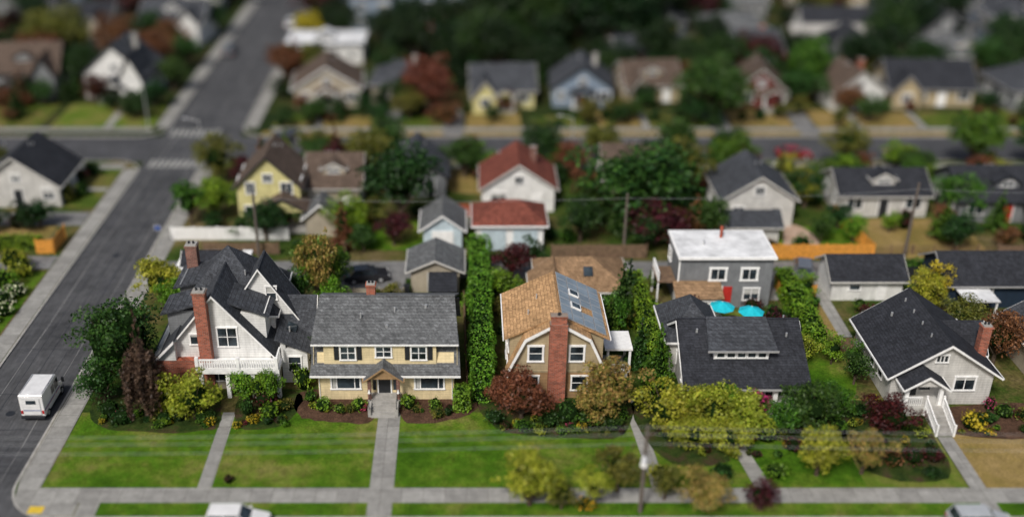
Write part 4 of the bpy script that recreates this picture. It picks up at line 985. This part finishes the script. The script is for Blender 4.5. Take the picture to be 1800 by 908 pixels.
plant('Y',Tn,-22.3,73.2,2.4,4.4,'yellowgreen'); plant('S','climbing_vine',-18.6,75.4,1.5,3.1,'bright'); plant('S','climbing_vine',-16.2,75.3,1.1,3.4,'bright'); plant('S','climbing_vine',-17.3,75.2,.9,2.9,'bright')
plant('M',Tn,-29.5,91.5,2.4,5.2,'yellowgreen'); plant('M',Tn,-27.8,89.5,1.7,4.2,'bright')
plant('M',Tn,-14.0,92,2.9,7.2,'green'); plant('O',Tn,-14.2,90.6,2.2,9.2,'autumn'); plant('M',Tn,-12.4,88,1.6,4.4,'bright'); plant('M',Tn,-16.2,90,2.0,5.,'mid'); plant('M',Tn,-13,94,2,5,'green')
plant('S',Tn,-13.6,84.5,1.3,3.6,'autumn'); plant('S','shrub',-13.9,80.5,1.1,3.2,'green'); plant('B','shrub',-13.9,77.5,1.1,2.3,'bright'); plant('B','shrub',-14.7,79,1.1,2.8,'mid')
for x,y,r,h,m in((-11.9,74.3,.9,1.3,'hedge'),(-10.5,74.,.7,.9,'hedge'),(-8.9,74.3,.85,1.3,'hedge'),(-4.8,74.6,1.,1.5,'hedge'),(-2.6,74.3,.7,1.4,'bright'),(-13.1,75.6,.7,1.2,'green'),
 (-16.1,73.2,1.1,1.6,'bright'),(-16.8,75.0,1.2,1.5,'maroon'),(-18.0,73.6,.7,1.8,'mid'),(-17.4,72.6,.7,.8,'gold'),(-20.9,72.2,.6,.8,'yflower'),(-21.6,72.6,.9,1.1,'green'),(-24.6,72.5,1.,1.2,'mid'),(-28,72.6,1.1,1.3,'dark'),(-29.4,73.6,1.2,1.6,'dark'),(-25,71.9,.6,.7,'bright'),(-15,74.4,.8,1.,'olive'),
 (-18.6,71.9,.5,.6,'gold'),(-15.3,72.6,.5,.6,'maroon')): plant('B','shrub',x,y,r,h,m)
plant('Y','japanese_maple_tree',4.5,73.3,2.6,4.2,'rust'); plant('M','japanese_maple_tree',2.8,74.3,1.3,3.2,'rust')
plant('O',Tn,11.6,73.8,2.8,5.2,'autumn'); plant('Y',Tn,10.6,73.0,2.1,3.6,'autumn')
for x,y,r,h,m in((8.3,72.8,1.5,2.2,'mid'),(6.8,72.2,1.1,1.2,'mid'),(9.8,72.2,1.2,1.3,'green'),(4.6,71.5,.9,1.,'green'),(6,71.2,.7,.8,'yellowgreen'),(2.4,72.6,.9,1.2,'dark'),(11.8,71.8,1.1,1.3,'mid'),(12.6,73,.9,1.2,'green'),(3.2,71.7,.6,.8,'maroon'),(7.7,71.0,.6,.6,'bright'),(11.,70.9,.6,.7,'olive')): plant('B','shrub',x,y,r,h,m)
plant('C','spruce_tree',16.3,77.6,1.5,6.2,'green'); plant('C','spruce_tree',15.2,80.5,1.3,5.4,'mid'); plant('C','spruce_tree',14.6,88.5,1.6,6.6,'mid'); plant('C','spruce_tree',15.6,91,1.5,5.8,'dark'); plant('C','spruce_tree',16.8,80,1.1,5.2,'bright')
plant('M',Tn,13.4,86.5,2.,4.2,'green'); plant('S',Tn,5,90,1.8,3.2,'green'); plant('S',Tn,3.8,92.8,1.8,3.4,'bright'); plant('M',Tn,4.6,97,2.,4.,'maroon'); plant('S',Tn,6.8,98.6,1.6,4.0,'dark')
plant('C','spruce_tree',13,84.8,1.2,5,'green')
for x,y,r,h,m in((16.3,71.6,2.6,3.9,'yellowgreen'),(19.4,71.8,2.7,4.0,'yellowgreen'),(22.3,71.2,2.4,3.4,'yellowgreen'),(17.7,69.4,2.1,2.7,'yellowgreen'),(20.8,69.2,2.0,2.5,'yellowgreen'),(18,73.2,1.8,3.2,'yellowgreen'),(21.2,73,1.6,3.2,'bright')): plant('Y','smoke_bush_tree',x,y,r,h,m)
plant('Y',Tn,27.6,71.6,2.3,4.4,'mid'); plant('M',Tn,25.3,71.2,1.9,2.9,'green'); plant('S',Tn,24,73.2,1.2,2.5,'pink'); plant('M',Tn,29.6,72.6,1.7,3.4,'green')
for x,y,r,h,m in((14.9,74,1.,1.8,'yellowgreen'),(15.2,75.6,1.1,2,'bright'),(23.8,70.2,1.2,1.5,'green'),(29.4,73.8,1.,1.5,'mid'),(28.9,69.6,1.,1.2,'olive'),(25.6,69,1.,1.1,'maroon'),(26.6,68.2,.9,1,'mid'),(30.,71.6,.9,1.1,'green')): plant('B','shrub',x,y,r,h,m)
plant('Y','purple_plum_tree',33.9,71.2,1.9,3.5,'maroon'); plant('B','shrub',40.9,71.6,1.1,1.9,'gold'); plant('S',Tn,33.4,78.2,1.4,3.2,'mid'); plant('S',Tn,34.2,80.6,1.0,2.6,'green'); plant('S',Tn,32.4,81.4,1.3,2.8,'bright'); plant('S',Tn,30.,81.5,1.4,3.,'yellowgreen')
for x,y,r,h,m in((34.6,67.4,1.,1.3,'maroon'),(36,67.6,1.,1.5,'maroon'),(32.8,67.,1.,1.3,'rust'),(35,73,1.,1.5,'bright'),(36.4,70.6,.8,1.,'yellowgreen'),(32.4,73.6,1.,1.2,'mid'),(42.6,72.6,.9,1.1,'mid'),(44.2,73.4,1.,1.3,'green'),(45.8,72.8,1.,1.2,'olive'),(47.4,73.8,1.1,1.6,'green'),(34.,75.2,.7,1.,'gold'),(43.4,74.4,.7,1.4,'pink'),(41.9,70.9,.6,.7,'yflower'),(37,72.4,.6,.9,'green'),(31.5,69.5,1.,1.2,'olive'),(35.4,65.8,.8,.8,'dark'),(45,71.2,.7,.8,'mid'),(48.6,71.6,.8,.8,'rust')): plant('B','shrub',x,y,r,h,m)
plant('M','japanese_maple_tree',46.8,81.5,2.6,5.,'rust'); plant('M',Tn,45.8,86.5,2.,3.8,'olive'); plant('M',Tn,43.6,90.2,2.,4.4,'yellowgreen'); plant('S',Tn,45.6,92.3,1.6,4.4,'gold')
plant('Y','street_tree',4.6,62.4,2.3,4.6,'yellowgreen'); plant('S','street_tree',6.9,61.9,1.3,2.4,'olive'); plant('O','street_tree',11.2,63.9,2.0,4.2,'olive'); plant('M','street_tree',17.2,62.,2.1,3.0,'autumn'); plant('M','street_tree',26.6,65.8,2.0,4.0,'yellowgreen'); plant('O','street_tree',30.1,66,1.9,3.9,'autumn')
plant('O','street_tree',9.2,62.2,1.6,3.4,'yellowgreen'); plant('S','street_tree',14.6,63.,1.4,2.8,'olive')
plant('S','street_tree',21.4,61.9,1.5,2.2,'maroon'); plant('B','shrub',23.4,65.6,1.1,1.3,'bright'); plant('B','shrub',19.4,65.5,1.1,1.4,'mid'); plant('B','shrub',8.6,62,.9,1.,'yflower'); plant('B','shrub',14.6,65.4,1.,1.3,'yellowgreen'); plant('O','street_tree',50,62,2.,4.,'autumn')
plant('B','shrub',-17.9,64.9,.5,.8,'maroon')
plant('C','cypress_tree',-31.5,87.5,.9,4.2,'green')
for x,y,r,h,m in((3.5,86.5,.9,1.2,'mid'),(5,86.8,.9,1.3,'green'),(16.8,86.3,.9,1.1,'maroon'),(28.6,87,1.5,2.6,'maroon'),(29.2,89,1.2,1.8,'mid'),(27.4,90.4,1.2,1.8,'maroon'),(17.6,89,1.4,2.6,'bright'),(18.3,87,1.1,1.9,'mid'),(33.4,91,1.,1.8,'green'),(38,91,.9,1.4,'green'),(41,90.4,1.2,1.5,'mid'),(36.9,88,1.,1.1,'olive'),(44.5,80.5,1.1,1.5,'mid')): plant('B','shrub',x,y,r,h,m)
plant('L','large_tree',-7.3,109.5,4.2,9.4,'dark'); plant('L','large_tree',19.6,111.5,6.6,9.2,'mid'); plant('M','plum_tree',20.6,105.6,3.4,4.4,'maroon'); plant('M',Tn,12.4,106,2.6,5,'dark'); plant('M',Tn,13.6,110,2.8,5.4,'mid')
plant('M',Tn,-30.3,122,2.7,6.2,'olive'); plant('M',Tn,-28.5,112,2.6,5,'bright'); plant('M',Tn,-31,110.5,2.3,5.2,'green'); plant('M',Tn,-16,119.5,2.6,6.4,'maroon'); plant('M',Tn,-13.2,107.5,2.3,4.6,'bright'); plant('M',Tn,-11,103.6,1.8,3,'mid'); plant('L',Tn,-12,122,3.2,6.5,'olive')
plant('M',Tn,39.3,115,2.4,5,'dark'); plant('M',Tn,41.5,109.4,1.5,3,'dark'); plant('M',Tn,26.3,106,2,5.2,'mid'); plant('M',Tn,25.5,118,3.4,7,'olive'); plant('M',Tn,53.3,107.4,1.6,2.6,'mid'); plant('M',Tn,56.5,113,3,5,'green'); plant('S',Tn,47,108.5,1.3,2.4,'bright')
plant('L','large_tree',34.5,144,4.9,8.6,'mid'); plant('L','large_tree',64,127.4,3.6,7,'green'); plant('L','large_tree',50.5,155,3.6,9,'green'); plant('L','large_tree',-5.5,149,3.6,7.5,'rust'); plant('C','conifer_tree',-3.2,160,3.2,12,'fardark')
for x,y,r,h,m in((7,184,7,13,'fardark'),(13,190,6,12,'fardark'),(24,180,8,14,'fardark'),(31,186,7,13,'fardark'),(20,192,7,13,'fardark'),(36,196,7,12,'fardark'),(-60,196,5,9,'maroon'),(-66,172,5,9,'olive'),(70,160,4,7,'farmid'),(-28,212,4,7,'olive'),(13,163,3.5,7,'fardark'),(40,163,4,7,'farmid'),(62,165,4,7,'fardark'),(90,168,5,8,'farmid'),(108,180,6,9,'fardark'),(76,184,5,9,'fardark'),(-44.5,158,2.6,5,'mid'),(-58.8,160,3,6.5,'dark'),(-73,150,3,6,'mid'),(-45.2,150,2,4,'dark'),(-45.2,170,2.4,5,'mid'),(-45.4,190,3,6,'dark'),(-27.5,185,2.6,5,'gold'),(-27.6,165,2.4,5,'olive'),(-28,200,3,6,'fardark'),(-46,212,4,8,'fardark'),
 (-10,128,2.6,6,'mid'),(9.5,127.5,2.8,6,'dark'),(17,128.2,2.4,5.4,'olive'),(26,127,3,6.5,'mid'),(33,127.8,2.4,5,'dark'),(48,127.6,2.6,5.6,'olive'),(72,128,2.8,5.6,'mid'),(80,127,3.2,6.4,'dark'),(-19,127.6,2.2,5,'olive')): plant('L','large_tree',x,y,r,h,m)
for x,y,r,h,m in((-45.6,98,1.5,2.4,'yellowgreen'),(-44.6,93.8,1.3,1.8,'white'),(-45.2,91.8,1.4,2,'white'),(-44.3,90,1.1,1.5,'white'),(-46.4,95.2,1.6,2.4,'bright'),(-44.9,88.3,1.1,1.4,'white'),(-47,99.6,1.6,2.6,'yellowgreen'),(-46,86.6,1.2,1.7,'bright'),(-46,118.5,1.2,2,'mid'),(-47.2,116.8,1.5,2.8,'olive'),(-47.5,121.9,1.5,2.6,'maroon'),(-46.6,124.8,1.3,2.,'dark')): plant('B','flowering_shrub' if m=='white' else 'shrub',x,y,r,h,m)
plant('M',Tn,-50,70,2.6,5,'green'); plant('M',Tn,-48.5,83,2.2,4,'mid')
PATHS=[(-20.5,-18.8),(-7.6,-5.1),(37.2,39.3),(12.8,15.3)]
def free(x,y,r):
    for a,b,c,d in FOOT:
        if a-r<x<b+r and c-r<y<d+r: return False
    if y<80:
        for a,b in PATHS:
            if a-r<x<b+r: return False
    return True
rz=random.Random(21)
def fill(n,x0,x1,y0,y1,kinds,rmin,rmax,hm=1.5):
    for _ in range(n):
        x=rz.uniform(x0,x1);y=rz.uniform(y0,y1);r=rz.uniform(rmin,rmax)
        if not free(x,y,r*.5): continue
        m=rz.choice(kinds); k='B' if r<1.3 else('S' if r<1.8 else rz.choice('MMLYC' if r<2.6 else 'LLM'))
        hh=r*hm*rz.uniform(.8,1.4)*(1.5 if k=='C' else 1)
        plant(k,'garden_shrub' if k=='B' else 'garden_tree',x,y,r*(.7 if k=='C' else 1),hh,m)
G3=['mid','green','dark','olive','bright','mid','maroon','rust','yellowgreen']
for n,b in((26,(-30,-20.6,71.9,74.2)),(14,(-18.4,-14.6,72,74.6)),(26,(2.4,12.6,71,73.6)),(40,(15.4,29.2,68,73)),(26,(31,37,66,74)),(22,(39.4,49.5,71,74.4)),(10,(-13.6,-8,73.2,74.8)),(8,(-5,-.2,73.2,74.8))): fill(n,*b,['mid','green','olive','bright','maroon','gold','dark','pink','yellowgreen'],.25,.6,1.3)
fill(60,-31,60,86,96,G3,.7,1.5); fill(170,-30,70,103,128,G3,.8,2.4); fill(60,-28,100,117,128,G3,1.,2.8)
GD=['farmid','fardark','fardark','olive','dark','mid','rust','maroon','farmid']
fill(210,-28,112,149,166,GD,1.2,3.4,1.7); fill(330,-28,125,166,225,['farmid','fardark','fardark','dark','olive','maroon','fardark'],1.8,4.4,1.8); fill(70,-28,115,142.3,149,['mid','dark','olive','rust','farmid'],.7,2.2)
fill(110,-100,-45,160,230,GD,1.6,4,1.9); fill(50,-90,-45,144,158,GD,1,2.6); fill(46,-80,-45,103,127,GD,.9,2.2); fill(20,-80,-52,64,100,GD,1,2.4)
fill(20,59,110,66,100,G3,1,2.2)
# ---------------------------------------------------------------- light, sky, camera
sun=bpy.data.lights.new('sun','SUN'); so=bpy.data.objects.new('sun',sun); COL.objects.link(so)
sun.energy=3.3; sun.angle=math.radians(11); sun.color=(1,.965,.91)
sd=Vector((-.42,-.85,1.05)).normalized(); so.rotation_euler=sd.to_track_quat('Z','Y').to_euler()
w=bpy.data.worlds.new('World'); scene.world=w; w.use_nodes=True; nt=w.node_tree
sky=nt.nodes.new('ShaderNodeTexSky'); sky.sky_type='NISHITA'; sky.sun_disc=False
sky.sun_elevation=math.asin(sd.z); sky.sun_rotation=math.atan2(sd.x,sd.y); sky.dust_density=4; sky.air_density=1.; sky.ozone_density=.4
bg=nt.nodes['Background']; nt.links.new(sky.outputs[0],bg.inputs[0]); bg.inputs[1].default_value=.09
cam=bpy.data.cameras.new('camera'); co=bpy.data.objects.new('camera',cam); COL.objects.link(co); scene.camera=co
co.location=(0,0,52); co.rotation_euler=(math.radians(63),0,0); cam.sensor_width=36; cam.lens=38; cam.shift_x=80/1800.
cam.clip_end=3000; cam.dof.use_dof=True; cam.dof.focus_distance=93; cam.dof.aperture_fstop=.038/2.0
scene.view_settings.view_transform='Standard'; scene.view_settings.look='None'; scene.view_settings.exposure=0
